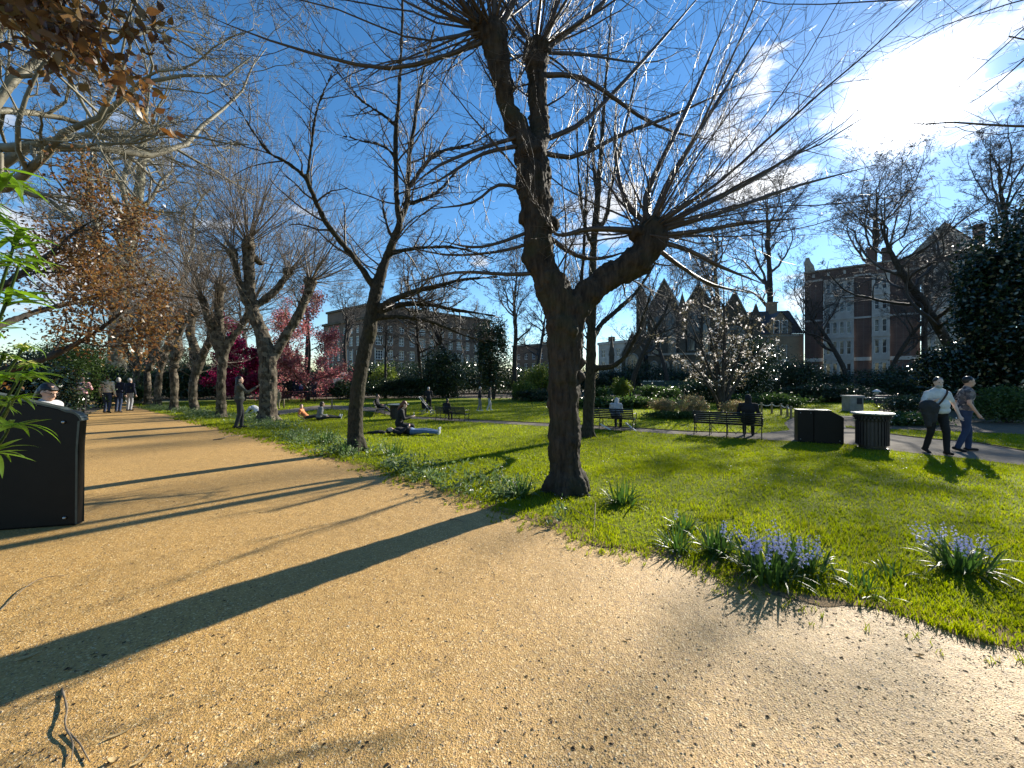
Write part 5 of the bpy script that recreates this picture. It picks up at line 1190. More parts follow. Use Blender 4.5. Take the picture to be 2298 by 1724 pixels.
def lancet(u0, u1, v0, v1, d, n=3, rose=True):
    b = MB(); w = u1-u0; mu = (u0+u1)/2; sp = v1-w*.75
    arc = [(u0, v0), (u1, v0)]+[(u1-w/2*(1-math.cos(t)), sp+w*.75*math.sin(t)) for t in np.linspace(0, 1.57, 6)]+[(u0+w/2*(1-math.cos(t)), sp+w*.75*math.sin(t)) for t in np.linspace(1.57, 0, 6)[1:]]
    b.prism(arc, d-.04, d+.2); b.move(f.X, f.o); o = b.build('window', M['glass'], ch, False)
    k = MB()
    for i in range(len(arc)):
        p, q = np.array(arc[i]), np.array(arc[(i+1) % len(arc)]); k.capsule(f.pt(p[0], p[1], d-.05), f.pt(q[0], q[1], d-.05), .16, .16, 6)
    for i in range(1, n): x = u0+w*i/n; k.capsule(f.pt(x, v0, d-.08), f.pt(x, sp+w*.25, d-.08), .09, .09, 6)
    if rose:
        for t in np.arange(12)*.5236: k.capsule(f.pt(mu+w*.22*math.cos(t), sp+w*.22+w*.22*math.sin(t), d-.08), f.pt(mu+w*.22*math.cos(t+.53), sp+w*.22+w*.22*math.sin(t+.53), d-.08), .07, .07, 6)
    k.build('tracery', M['stone'], o, False)
a, c, mu, e, p = gable(1452, 1530, 700, 628, 0, 14); lancet(mu-1.6, mu+1.6, e-7.2, e+.6, 0)
a, c, mu, e, p = gable(1532, 1606, 690, 634, 1.5, 16); lancet(mu-1.5, mu+1.5, e-6.5, e+.4, 1.5)
a, c, mu, e, p = gable(1610, 1690, 735, 652, .6, 15); lancet(mu-1.5, mu+1.5, e-6, e+.2, .6)
a, c, mu, e, p = gable(1400, 1448, 800, 752, -3, 8); lancet(mu-.9, mu+.9, e-3.2, e+.2, -3, 2, False)
for px, b0, t0, w in ((1440, 668, 640, 1.5), (1531, 690, 655, .9), (1696, 720, 680, 1.0), (1377, 800, 752, .7)): spire(px, b0, t0, w, -.3 if px != 1377 else -2)
for px in (1452, 1492, 1530, 1570, 1608, 1650): u = px2u(px); b = MB(); b.prism([(-1.2, -1), (.3, -1), (.3, 9), (-.3, 8.2), (-.5, 5.5), (-1.2, 4.8)], -.45, .45); b.move(np.stack([f.n, f.u, [0, 0, 1.]]), f.pt(u, 0)); b.build('buttress', M['ashlar'], ch, False)
f.slab('porch', M['ashlar'], px2u(1458), px2u(1690), -1, 5.2, -3.2, -.2); f.slab('coping', M['stone'], px2u(1457), px2u(1691), 5.2, 5.5, -3.35, -.2)
for px in np.arange(1470, 1690, 24): u = px2u(px); lancet(u-.45, u+.45, 1.2, 4.3, -3.2, 2, False)

# buff brick gothic house
g0 = (26.6, 61.5); g1 = (44.4, 58.6)
gh = thing('gothic_house', 'buff brick gothic house with paired pointed windows beside the mansion', 'house', (*g0, 0)); f = Facade(gh, g0, g1, g0)
hs = [(u, u+.85, v0, v1) for uc in (2.2, 6.2, 10.4, 14.8) for u in (uc-1.05, uc+.2) for v0, v1 in ((-.4, 2.0), (4.6, 7.0))]
f.wall(M['brick_buff'], 0, f.len, -1, 8.6, hs)
for h in hs: f.window(*h, cols=1, rows=2, fr=.09, arch=True)
for uc in (2.2, 6.2, 10.4, 14.8):
    f.slab('sill', M['stone_white'], uc-1.2, uc+1.2, 4.38, 4.56, -.1, .1)
    b = MB(); b.prism([(uc-1.6, 8.2), (uc+1.6, 8.2), (uc+1.6, 10.2), (uc, 12.0), (uc-1.6, 10.2)], -.05, 3.5); b.move(f.X, f.o); d = b.build('dormer', M['brick_buff'], gh, False)
    for u in (uc-1.0, uc+.15): o = f.window(u, u+.85, 8.6, 10.7, cols=1, rows=2, d=-.12, fr=.09, arch=True)
    b = MB(); b.add([f.pt(uc-1.8, 9.95, -.25), f.pt(uc, 12.1, -.25), f.pt(uc, 12.1, 4.5), f.pt(uc-1.8, 9.95, 4.5), f.pt(uc+1.8, 9.95, -.25), f.pt(uc+1.8, 9.95, 4.5)], [(0, 1, 2, 3), (1, 4, 5, 2)]); b.build('dormer_roof', M['slate'], gh, False)
f.slab('string_course', M['stone'], 0, f.len, 8.2, 8.5, -.08, .05)
b = MB(); b.add([f.pt(0, 8.6, -.2), f.pt(f.len, 8.6, -.2), f.pt(f.len, 12.8, 4), f.pt(0, 12.8, 4), f.pt(0, 8.6, 8), f.pt(f.len, 8.6, 8)], [(0, 1, 2, 3), (3, 2, 5, 4)]); b.build('roof', M['slate'], gh, False)
for u in (5, 15.4): b = MB(); b.box((u-.6, 3.4, 12), (u+.6, 4.6, 14.0), f.X, f.o); b.box((u-.72, 3.28, 14.0), (u+.72, 4.72, 14.2), f.X, f.o); b.build('chimney', M['brick_buff'], gh, False)
for u in (8.5, 13.0): b = MB(); b.capsule(f.pt(u, -.5, -.12), f.pt(u, 8.2, -.12), .07, .07, 8); b.build('drainpipe', M['stone_white'], gh)

# red brick mansion with white stone window bays
m0 = (44.1, 58.0); m1 = (44.1+.79*18.5, 58.0-.615*18.5)
mn = thing('brick_mansion', 'tall red brick mansion block with white stone window bays and gable', 'building', (*m0, 0)); f = Facade(mn, m0, m1, m0)
rows = [(1.8, 3.9), (5.2, 7.1), (8.2, 9.9), (11.3, 12.6), (14.05, 15.5)]; bays = [(2.2, 5.55, 4), (7.4, 9.2, 2)]; hs = []; bayholes = []
for (a, c, n) in bays: hs.append((a, c, .6, 16.0))
hs.append((12.1, 16.3, .6, 16.4))
f.wall(M['brick_red'], 0, f.len, -1, 17.6, hs, depth=.5)
for (a, c, n) in bays+[(12.1, 16.3, 4)]:
    w = (c-a-.3)/n; hh = [(a+.15+w*i+.13, a+.15+w*(i+1)-.13, v0, v1) for i in range(n) for v0, v1 in rows]
    top = 16.0 if a < 12 else 16.4
    fb = Facade(mn, m0, m1, m0); fb.o = fb.o+fb.n*(-.42 if a > 12 else -.30); fb.wall(M['stone_white'], a, c, .6, top, hh, depth=.25, name='window_bay')
    for h in hh: fb.window(*h, cols=1, rows=2, d=.14, fr=.06, arch=(h[3] > 15 or 8 < h[2] < 9))
    for v in (.6, 4.35, 7.5, 10.2, 13.2, top-.15): fb.slab('band', M['stone_white'], a-.02, c+.02, v, v+.28, -.1, .02)
for v0, v1, m in ((.4, .8, 'stone_white'), (4.25, 4.75, 'stone_white'), (10.2, 10.45, 'stone_white'), (16.15, 16.4, 'stone_white')):
    for u0, u1 in ((0, 2.15), (5.6, 7.35), (9.25, 12.05), (16.35, f.len)): f.slab('string_course', M[m], u0, u1, v0, v1, -.1, .05)
f.slab('coping', M['stone'], -.1, 11.4, 17.6, 17.8, -.15, .6)
for u in np.arange(.9, 11.5, 1.75): f.slab('corbel', M['stone_white'], u, u+.3, 16.75, 17.25, -.12, .02)
f.slab('wall', M['brick_red'], .0, .4, -1, 17.6, .5, 14); f.slab('roof', M['slate'], .2, f.len, 17.0, 17.2, .6, 14)
b = MB(); b.prism([(11.4, 17.6), (17.2, 17.6), (17.2, 18.0), (14.2, 21.6), (11.4, 18.4)], -.1, 7); b.move(f.X, f.o); gm = b.build('gable', M['stone_white'], mn, False)
b = MB(); b.add([f.pt(11.1, 18.05, -.35), f.pt(14.2, 21.75, -.35), f.pt(14.2, 21.75, 9), f.pt(11.1, 18.05, 9), f.pt(17.6, 17.7, -.35), f.pt(17.6, 17.7, 9)], [(0, 1, 2, 3), (1, 4, 5, 2)]); b.build('gable_roof', M['roof_red'], mn, False)
for u in (12.8, 14.9): f.window(u, u+.75, 17.9, 19.3, cols=1, rows=2, d=-.2, fr=.08, arch=True)
b = MB(); b.prism([(0, 17.5), (1.3, 17.5), (1.1, 18.6), (.75, 19.2), (.55, 19.9), (.1, 19.9), (0, 19.2)], .0, 3.2); b.move(f.X, f.o); b.build('chimney', M['stone'], mn, False)
for u, h in ((7.6, 20.6), (9.3, 20.2), (17.9, 21.4)): b = MB(); b.box((u-.45, 3, 17), (u+.45, 4, h), f.X, f.o); b.box((u-.55, 2.9, h), (u+.55, 4.1, h+.2), f.X, f.o); b.build('chimney', M['brick_red'], mn, False)
b = MB(); b.capsule(f.pt(-.15, -.5, -.15), f.pt(-.15, 15.6, -.15), .07, .07, 8); b.build('drainpipe', M['stone_white'], mn)

# ------------------------------------------------------------------ boards, bins, benches and other furniture
def interpretation_board():
    x0, y0 = spot(193, 1172); x1, y1 = spot(-90, 1192); L = math.hypot(x1-x0, y1-y0)
    root = thing('display_board', 'black slope topped display board cut by the picture edge beside spurge', 'display board', (x0, y0, 0)); ang = math.atan2(y1-y0, x1-x0)
    X = rotz(ang); hR = at(205, 925, y0)[2]; hL = hR+.30
    # outline in (along, up); rounded upper corner nearest the path
    c = [(.0, 0), (L, 0), (L, hL), (.20, hR+.02)]; r = .11
    arc = [(r*1.15+.02-r*1.1*math.sin(t)-.03, hR-r+r*math.cos(t)+.005) for t in np.linspace(0, 1.45, 7)]
    pl = [(.03, .0), (L, .0), (L, hL)]+[(.16+.02, hR+.035)]+arc
    b = MB(); b.prism(pl, 0, .08); b.move(X, (0, 0, 0)); o = b.build('panel', M['black_board'], root, False)
    m = o.modifiers.new('b', 'BEVEL'); m.width = .012; m.segments = 2; bake(o)
    # raised lip along the top and edge, lighter weathered top
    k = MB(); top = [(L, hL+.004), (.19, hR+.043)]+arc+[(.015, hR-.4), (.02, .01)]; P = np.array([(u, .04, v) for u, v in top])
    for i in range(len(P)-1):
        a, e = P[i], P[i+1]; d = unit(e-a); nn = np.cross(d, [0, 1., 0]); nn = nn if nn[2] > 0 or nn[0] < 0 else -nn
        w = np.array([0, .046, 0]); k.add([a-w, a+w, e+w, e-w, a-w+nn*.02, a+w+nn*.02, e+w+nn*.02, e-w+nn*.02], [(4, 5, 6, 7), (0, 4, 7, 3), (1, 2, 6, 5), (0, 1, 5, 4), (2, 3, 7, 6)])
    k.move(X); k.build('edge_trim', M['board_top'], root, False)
    for u, v in ((.14, hR-.10), (.13, .09), (L-.25, hL-.1), (.75, hR+.02), (.72, .07)):
        b = MB(); p = np.array([u, .145, v])@X; q = np.array([u, .128, v])@X; 
        s = 1 if (np.array([0, 1, 0])@X)[1] < 0 else -1
        p = np.array([u, .09 if s > 0 else -.01, v])@X; b.ball(p, (.017, .017, .017), None, 10, 6); b.build('bolt', M['steel'], root)
interpretation_board()

def cabinet():
    x0, y0 = spot(1790, 992); x1, y1 = spot(1894, 998); L = math.hypot(x1-x0, y1-y0); h = at(1790, 921, y0)[2]; ang = math.atan2(y1-y0, x1-x0); X = rotz(ang)
    root = thing('display_board', 'dark slope topped display cabinet standing on the lawn beside the litter bin', 'display board', (x0, y0, 0))
    su = L*.36
    for nm, pl in (('side_panel', [(.0, .0), (su-.006, 0), (su-.006, h), (.0, h)]), ('side_panel', [(su+.006, 0), (L, 0), (L+.0, h*.80), (L*.97, h*.84), (L*.74, h), (su+.006, h)])):
        b = MB(); b.prism(pl, 0, .40); b.move(X); o = b.build(nm, M['black_board'], root, False); m = o.modifiers.new('b', 'BEVEL'); m.width = .008; m.segments = 2; bake(o)
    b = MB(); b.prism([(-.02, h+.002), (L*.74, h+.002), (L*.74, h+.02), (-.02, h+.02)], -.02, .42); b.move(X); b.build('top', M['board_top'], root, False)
    for u, v in ((.06, h-.06), (.06, .08), (L-.08, .08), (su-.06, h-.06)): b = MB(); b.ball(np.array([u, -.004, v])@X, .012, None, 8, 5); b.build('bolt', M['steel'], root)
cabinet()

def litter_bin(label, px, py, hpx, wpx):
    x, y = spot(px, py); s = y/FL; h = hpx*s; r = wpx*s/2
    root = thing('litter_bin', label, 'litter bin', (x, y, 0), group='round black slatted litter bins')
    b = MB(); z = np.array([0, .10, .101, .74, .80, .90, .955])*h; q = np.array([.86, .86, .97, .97, 1.0, 1.16, 1.20])*r*.95; b.tube(np.c_[0*z, 0*z, z], q, 40); b.build('body', M['black_paint'], root, False)
    sl = MB(); sl.box((-.016, -.012, .105*h), (.016, .012, .76*h)); me = sl.mesh('slat', M['bin_paint'], False)
    for i in range(30):
        a = i*2*math.pi/30; o = link('slat', me, root); o.location = (math.cos(a)*r*.95, math.sin(a)*r*.95, 0); o.rotation_euler = (0, 0, a+math.pi/2)
    sl = MB(); sl.box((-.016, -.01, 0), (.016, .01, .045*h)); me = sl.mesh('louvre', M['bin_paint'], False)
    for k in range(2):
        for i in range(30):
            a = (i+.5*k)*2*math.pi/30; rr = r*(1.02+.09*k); o = link('louvre', me, root); o.location = (math.cos(a)*rr, math.sin(a)*rr, (.80+.06*k)*h); o.rotation_euler = (0, 0, a+math.pi/2)
    b = MB(); n = 40; b.tube([(0, 0, h*.955), (0, 0, h*.97), (0, 0, h)], [r*1.24, r*1.30, r*1.28], n); b.build('lid', M['bin_lid'], root, False)
    b = MB(); b.tube([(0, 0, -.01), (0, 0, .02*h)], [r*.9, r*.9], 30); b.build('foot', M['black_paint'], root, False)
litter_bin('round black slatted litter bin with flat pale lid beside the dark cabinet', 1957, 1006, 80, 58)
litter_bin('black litter bin far across the lawn behind the seated reader', 894, 940, 33, 36)

def bench(label, A, B, s, nsec=3, flip=False):
    A = np.array(A); B = np.array(B); L = np.linalg.norm(B-A); ang = math.atan2(B[1]-A[1], B[0]-A[0])
    root = thing('park_bench', label, 'bench', (*A, 0), ang, group='black slatted park benches')
    sb = MB(); sb.box((0, -.011*s, -.026*s), (L, .011*s, .026*s)); bm = sb.mesh('back_slat', M['black_paint'], False)
    for i in range(6):
        z = (.46+.072*i)*s; o = link('back_slat', bm, root); o.location = (0, (.02-.032*i)*s, z); o.rotation_euler = (.38, 0, 0)
    st = MB(); st.box((0, -.03*s, -.012*s), (L, .03*s, .012*s)); tm = st.mesh('seat_slat', M['black_paint'], False)
    for i in range(6): o = link('seat_slat', tm, root); o.location = (0, (.08+.078*i)*s, (.425-.012*math.sin(i*.6))*s)
    fb = MB(); r = .015*s
    def bar(pts): p = smooth_path(np.array(pts)*s, 9); fb.tube(np.c_[0*p[:, :1], p], np.full(9, r), 6)
    bar([(-.10, 0), (-.02, .22), (.03, .42), (-.05, .62), (-.17, .86)]); bar([(.50, 0), (.47, .22), (.46, .42)]); bar([(.03, .41), (.2, .40), (.35, .41), (.5, .42)]); bar([(.0, .14), (.2, .24), (.48, .14)])
    me = fb.mesh('end_frame', M['black_paint'])
    for i in range(nsec+1): o = link('end_frame', me, root); o.location = ((.03*s if i == 0 else L-.03*s if i == nsec else L*i/nsec), 0, 0)
    ab = MB(); p = smooth_path(np.array([(-.09, .66), (.1, .66), (.35, .66), (.52, .64), (.56, .58), (.52, .54), (.49, .42)])*s, 16); ab.tube(np.c_[0*p[:, :1], p], np.full(16, .017*s), 6); me = ab.mesh('armrest', M['black_paint'])
    for x in (.0, L): o = link('armrest', me, root); o.location = (x, 0, 0)
    cb = MB()
    for i in range(nsec): u0, u1 = L*i/nsec, L*(i+1)/nsec; cb.capsule((u0, .2*s, .40*s), ((u0+u1)/2, .2*s, .1*s), .008*s, .008*s, 5); cb.capsule((u1, .2*s, .40*s), ((u0+u1)/2, .2*s, .1*s), .008*s, .008*s, 5)
    cb.build('brace', M['black_paint'], root); return root, ang
b1a, b1b = np.array(spot(1556, 976)), np.array(spot(1712, 987)); bench('long park bench seen from behind with the hooded person at its end', b1a, b1b, .83, 4)
b2a, b2b = np.array(spot(1310, 960)), np.array(spot(1422, 967)); bench('park bench half hidden by the slim straight trunk, person in pale top on it', b2a, b2b, .80, 3)
b3a, b3b = np.array(spot(978, 944)), np.array(spot(1044, 947)); bench('small looking far park bench before the dark shrubs, one dark sitter', b3a, b3b, .66, 3)
b4a = np.array(spot(850, 921)); b4b = np.array(spot(836, 938)); bench('park bench turned end on by the far bin, lounging sitter on it', b4a, b4b+np.array([0, .4]), .75, 2)
# pale struts leaning under the second bench
for i, (p, q) in enumerate((((1347, 952), (1370, 966)), ((1405, 950), (1427, 969)))):
    a = at(*p, 12.6); e = np.array([*spot(*q), .02]); b = MB(); c = (a+e)/2; b.capsule(a-c, e-c, .03, .02, 8); o = b.build('wooden_strut', M['paper']); o.location = tuple(c)
    tag(o, ('pale slanting strut under the middle of the half hidden bench', 'pale slanting strut below the pale topped sitter on the bench')[i], 'strut')

# posts and ropes
def post(label, px, py, h, grp=None):
    x, y = spot(px, py); root = thing('wooden_post', label, 'post', (x, y, 0), group=grp); b = MB()
    b.tube([(0, 0, -.05), (0, 0, h*.93), (0, 0, h*.97), (0, 0, h)], [.045, .043, .052, .03], 10); b.build('shaft', M['wood_post'], root); return np.array([x, y, h])
names = ['wooden rope post furthest left, behind the hooded sitter', 'second wooden rope post from the hooded sitter', 'third wooden rope post, where the rope hangs deepest', 'wooden rope post next to the end pair', 'stouter wooden post ending the rope fence by the path']
ps = [post(nm, px, py, .52, 'wooden rope fence posts') for nm, (px, py) in zip(names, ((1709, 929), (1732, 929), (1753, 932), (1767, 936), (1775, 940)))]
ps = [np.array([*spot(1660, 926), .5])]+ps
for i in range(len(ps)-1):
    t = np.linspace(0, 1, 12)[:, None]; p = ps[i]*(1-t)+ps[i+1]*t; p[:, 2] += -.06-.5*(t*(1-t))[:, 0]*.62; b = MB(); c = p.mean(0); b.tube(p-c, np.full(12, .017), 6); o = b.build('rope', M['rope']); o.location = tuple(c)
    tag(o, ['pale rope running from behind the hooded sitter to the first post', 'sagging rope between first and second wooden post', 'sagging rope between second and third wooden post', 'short rope between third post and the end pair', 'shortest rope joining the two end posts'][i], 'rope')
for nm, px, py in (('wooden post left of the picnic tables by the patched trunk', 637, 916), ('wooden post right of the picnic tables in open lawn light', 745, 918), ('wooden post beside the sinuous trunk near the kiosk bed', 790, 921)): post(nm, px, py, .5)
# kiosk with posters, picnic tables before it
kx, ky = (690-CX)/FL*36, 36.0
ks = thing('kiosk', 'dark timber kiosk with red and blue posters under the pinkish tree', 'kiosk', (kx, ky, 0)); b = MB(); b.box((-2.4, 0, 0), (2.4, 2.2, 2.05)); b.build('wall', M['navy'], ks, False)
b = MB(); b.prism([(-2.7, 2.05), (2.7, 2.05), (2.5, 2.3), (-2.5, 2.3)], -.4, 2.5); b.build('roof', M['black_paint'], ks, False)
for u, w, v, h, m, nm in ((-.75, .35, .7, .85, 'poster_blue', 'poster'), (-.35, .3, .7, .85, 'poster_red', 'poster'), (-.62, .28, 1.0, .35, 'paper', 'notice'), (.7, .55, 1.05, .4, 'paper', 'notice'), (-2.0, .6, .3, 1.5, 'black_paint', 'door'), (1.55, .6, .8, .8, 'glass', 'window')):
    b = MB(); b.box((u, -.05 if nm != 'notice' else -.07, v), (u+w, -.02 if nm != 'notice' else -.055, v+h)); b.build(nm, M[m], ks, False)
def picnic(label, px, py, Y, a):
    x = (px-CX)/FL*Y; root = thing('picnic_table', label, 'table', (x, Y, 0), a)
    bm = MB(); bm.box((-.85, -.06, -.02), (.85, .06, .02)); me = bm.mesh('plank', M['cloth_maroon'], False)
    for y in (-.26, -.13, 0, .13, .26): o = link('plank', me, root); o.location = (0, y, .72)
    for y in (-.72, -.59, .59, .72): o = link('plank', me, root); o.location = (0, y, .43)
    for s in (-.6, .6): b = MB(); b.capsule((s, -.25, .70), (s, -.62, 0), .03, .03, 6); b.capsule((s, .25, .70), (s, .62, 0), .03, .03, 6); b.capsule((s, -.72, .40), (s, .72, .40), .025, .025, 6); b.build('trestle', M['cloth_maroon'], root)
picnic('reddish picnic table in front of the kiosk door', 660, 905, 27.5, .2); picnic('second picnic table right of the kiosk posters', 706, 903, 28.5, -.3)
# stone pier with plaque, rail, sign boards by the mansion
x, y = spot(1913, 923); pr = thing('stone_pier', 'squat pale stone pier with a dark plaque behind the litter bin', 'pier', (x, y, 0)); b = MB(); b.box((-.33, -.25, 0), (.33, .25, .74)); b.build('shaft', M['stone'], pr, False); b = MB(); b.box((-.37, -.29, .742), (.37, .29, .80)); b.build('cap', M['stone_white'], pr, False)
b = MB(); b.box((.0, -.27, .38), (.25, -.252, .68)); b.build('plaque', M['cloth_charcoal'], pr, False)
rl = thing('metal_railing', 'thin metal rail running right from the stone pier', 'railing', (x+.4, y, 0)); b = MB(); b.capsule((0, 0, .69), (3.0, -.3, .69), .016, .016, 6); b.build('rail', M['steel'], rl)
for u in (.05, 1.1, 2.1, 2.95): b = MB(); b.capsule((u, -.1*u, -.05), (u, -.1*u, .69), .018, .018, 6); b.build('post', M['steel'], rl)
x, y = (1990-CX)/FL*24, 24.0; sg = thing('park_sign', 'dark blue sign board with a pale strip behind the railing', 'sign', (x, y, 0)); b = MB(); b.box((-.75, -.03, .1), (.75, .03, .62)); b.build('board', M['navy'], sg, False); b = MB(); b.box((.75, -.05, .46), (1.05, -.032, .52)); b.box((-.6, -.04, .44), (.1, -.032, .49)); b.build('strip', M['paper'], sg, False)
for u in (-.6, .6): b = MB(); b.capsule((u, .05, -.05), (u, .05, .6), .025, .025, 6); b.build('post', M['black_paint'], sg)
def finial(label, px, py, Y, s, nm='stone_finial'):
    c = at(px, py, Y); root = thing(nm, label, 'finial post', (c[0], Y, 0)); b = MB(); z = np.array([-.05, .3, .5, .55, .62, .75, .78, .95, 1.0]); q = np.array([.3, .3, .22, .22, .3, .3, .36, .2, .02])*.42
    b.tube(np.c_[0*z, 0*z, z]*np.array([1, 1, c[2]]), q*s, 8); b.build('shaft', M['stone_white'], root, False)
finial('white stone finial post at the foot of the mansion corner pipe', 1804, 866, 47, 1.5); finial('white stone finial post between mansion and the white shirted walker', 2056, 866, 43, 1.5)
c = at(1967, 880, 26); ln = thing('garden_lantern', 'small white pagoda shaped lantern above the railing', 'lantern', (c[0], 26, 0)); b = MB(); b.capsule((0, 0, -.05), (0, 0, c[2]-.1), .03, .03, 8); b.build('post', M['black_paint'], ln)
b = MB(); b.tube([(0, 0, c[2]-.1), (0, 0, c[2]), (0, 0, c[2]+.02), (0, 0, c[2]+.14), (0, 0, c[2]+.18)], [.1, .12, .24, .12, .02], 8); b.build('head', M['frame_white'], ln, False)
# hoarding by the church with its line of white lettering
hx, hy = (1440-CX)/FL*30, 30.0; hd = thing('hoarding', 'dark green hoarding with a line of white lettering before the church', 'hoarding', (hx, hy, 0), -.05)
for i in range(5): b = MB(); b.box((i*1.02, 0, .0), (i*1.02+1.0, .06, 1.42)); b.build('panel', M['teal'], hd, False)
b = MB(); b.box((0, -.02, 1.424), (5.1, .07, 1.52)); b.build('rail', M['teal'], hd, False)
b = MB(); r_ = np.random.default_rng(5); u = .12
for w in (4, 3, 4, 6):
    for k in range(w): 
        wd = .05+.02*r_.random(); b.box((u, -.03, 1.44), (u+.016, -.0205, 1.51)); b.box((u+.016, -.03, 1.44+.028*r_.integers(0, 3)), (u+wd, -.0205, 1.455+.026*r_.integers(0, 3)+.012)); u += wd+.022
    u += .06
b.build('lettering', M['paper'], hd, False)

# ------------------------------------------------------------------ people
def standing(h=1.72, girth=1.0, lean=0.0, step=.0, **kw):
    k = h/1.72
    J = dict(pel=(0, 0, .95), chest=(0, .01+lean*.5, 1.28), neck=(0, .0+lean*.85, 1.47), head=(0, .03+lean, 1.61), shL=(-.185*girth**.5, 0+lean*.8, 1.42), shR=(.185*girth**.5, 0+lean*.8, 1.42),
             elL=(-.25*girth**.6, -.03+lean*.5, 1.12), elR=(.25*girth**.6, -.03+lean*.5, 1.12), wrL=(-.26*girth**.6, .06, .87), wrR=(.26*girth**.6, .06, .87),
             hipL=(-.095, 0, .90), hipR=(.095, 0, .90), knL=(-.10, .03+step*.5, .49), knR=(.10, .03-step*.25, .49), anL=(-.105, step*.8-.02, .085), anR=(.105, -step*.8-.02, .085+abs(step)*.12))
    J = {a: np.array(b, float)*k for a, b in J.items()}
    for a, b in kw.items(): J[a] = np.array(b, float)*k
    return J
def sitting(h=1.72, seat=.45, lean=-.06, **kw):
    k = h/1.72
    J = dict(pel=(0, 0, seat+.10), chest=(0, lean, seat+.42), neck=(0, lean+.02, seat+.61), head=(0, lean+.06, seat+.76), shL=(-.19, lean, seat+.56), shR=(.19, lean, seat+.56),
             elL=(-.25, lean+.05, seat+.27), elR=(.25, lean+.05, seat+.27), wrL=(-.12, lean+.30, seat+.22), wrR=(.12, lean+.30, seat+.22),
             hipL=(-.10, .05, seat+.09), hipR=(.10, .05, seat+.09), knL=(-.11, .47, seat+.07), knR=(.11, .47, seat+.07), anL=(-.11, .50, .085), anR=(.11, .46, .085))
    J = {a: np.array(b, float)*k for a, b in J.items()}
    for a, b in kw.items(): J[a] = np.array(b, float)*k
    return J
def figure(label, x, y, face, J, top, bottom, shoe, hair, hstyle='short', skin='skin', sleeve='long', girth=1.0, look=None, group=None, z=0.0, sc=1.0, vox=.016, skirt=False, eyes=False, beard=None, hood=None, boots=False, belly=0.0, near=False, bare_shin=False):
    """face: angle of the facing direction, 0 = away from the camera (+Y), positive turns to the left"""
    root = thing('person', label, 'person', (x, y, z), face, group); root.scale = (sc,)*3
    g = girth; up = unit(J['neck']-J['pel']); rt = unit(J['shR']-J['shL']); fw = unit(np.cross(up, rt)); rt = np.cross(fw, up); X = np.stack([rt, fw, up])
    hd = J['head']; hu = unit(hd-J['neck']*.9-J['chest']*.1); lk = unit(np.array(look, float)) if look is not None else fw
    hu = unit(hu-lk*np.dot(hu, lk)*.8); lk = unit(lk-hu*np.dot(lk, hu)); hr = np.cross(lk, hu); H = np.stack([hr, lk, hu])
    rr = dict(ua=.046*g**.5, fa=.036, th=.078*g**.5, sh=.052, an=.036)
    mid = (J['pel']+J['chest'])/2
    def torso(b, e, low=True):
        b.ball(J['chest']+up*.02, (.165*g**.7+e, .108*g+e, .19+e), X); b.ball(mid+fw*belly*.5, (.145*g+e, .105*g+belly+e, .17+e), X)
        if low: b.ball(J['pel'], (.165*g**.8+e, .115*g+e, .125+e), X)
        b.capsule(J['shL'], J['shR'], .062+e, .062+e); b.capsule(J['chest']+up*.08, J['neck'], .085+e, .055+e)
    b = MB(); torso(b, 0)
    b.capsule(J['neck']-up*.03, hd-hu*.05, .056, .05)
    b.ball(hd+hu*.018-lk*.01, (.076, .095, .105), H); b.ball(hd-hu*.055+lk*.025, (.058, .066, .066), H)
    b.capsule(hd+lk*.075+hu*.01, hd+lk*.098-hu*.02, .012, .016, 8); b.ball(hd+lk*.072-hu*.055, (.024, .014, .010), H, 8, 6)
    b.ball(hd-hu*.085+lk*.055, (.024, .02, .018), H, 8, 6)
    for s in (-1, 1): b.ball(hd+hr*s*.074-lk*.005, (.012, .022, .032), H, 8, 6)
    for s in 'LR':
        b.capsule(J['sh'+s], J['el'+s], rr['ua'], rr['fa']*1.08); b.capsule(J['el'+s], J['wr'+s], rr['fa']*1.1, .026)
        b.capsule(J['hip'+s], J['kn'+s], rr['th'], rr['sh']); b.capsule(J['kn'+s], J['an'+s], rr['sh'], rr['an'])
        d = unit(J['wr'+s]-J['el'+s]); b.capsule(J['wr'+s], J['wr'+s]+d*.075, .027, .036, 10)
    o = fuse(b, 'body', M[skin], root, vox if not near else .012, 2)
    # fingers, rooted in the palms and slightly curled
    hb = MB()
    for s in 'LR':
        d = unit(J['wr'+s]-J['el'+s]); q = unit(np.cross(d, up+.01)); nn = np.cross(q, d); p0 = J['wr'+s]+d*.07
        for i, (o_, L) in enumerate(((-.027, .062), (-.009, .074), (.009, .070), (.026, .055))):
            a = p0+q*o_; m_ = a+d*L*.55+nn*.006; e = m_+(d*.75+nn*.6)*L*.5; hb.tube([a-d*.02, a, m_, e], [.0095, .0095, .0088, .007], 6)
        a = J['wr'+s]+d*.025-q*.024; hb.tube([a, a+d*.03-q*.022, a+d*.058-q*.026+nn*.012], [.011, .0105, .008], 6)
    me = o.data; n = len(me.vertices); v = np.empty(n*3, np.float32); me.vertices.foreach_get('co', v); pq = [tuple(p.vertices) for p in me.polygons]
    hb.add(v.reshape(-1, 3), [p for p in pq if len(p) == 4], [p for p in pq if len(p) == 3]); o.data = hb.mesh('body', M[skin]); bpy.data.meshes.remove(me)
    # upper garment
    e = .014; b = MB(); torso(b, e, low=False); b.ball(J['pel']*.72+mid*.28, (.165*g**.8+e*1.6, .118*g+belly*.6+e*1.6, .12), X)
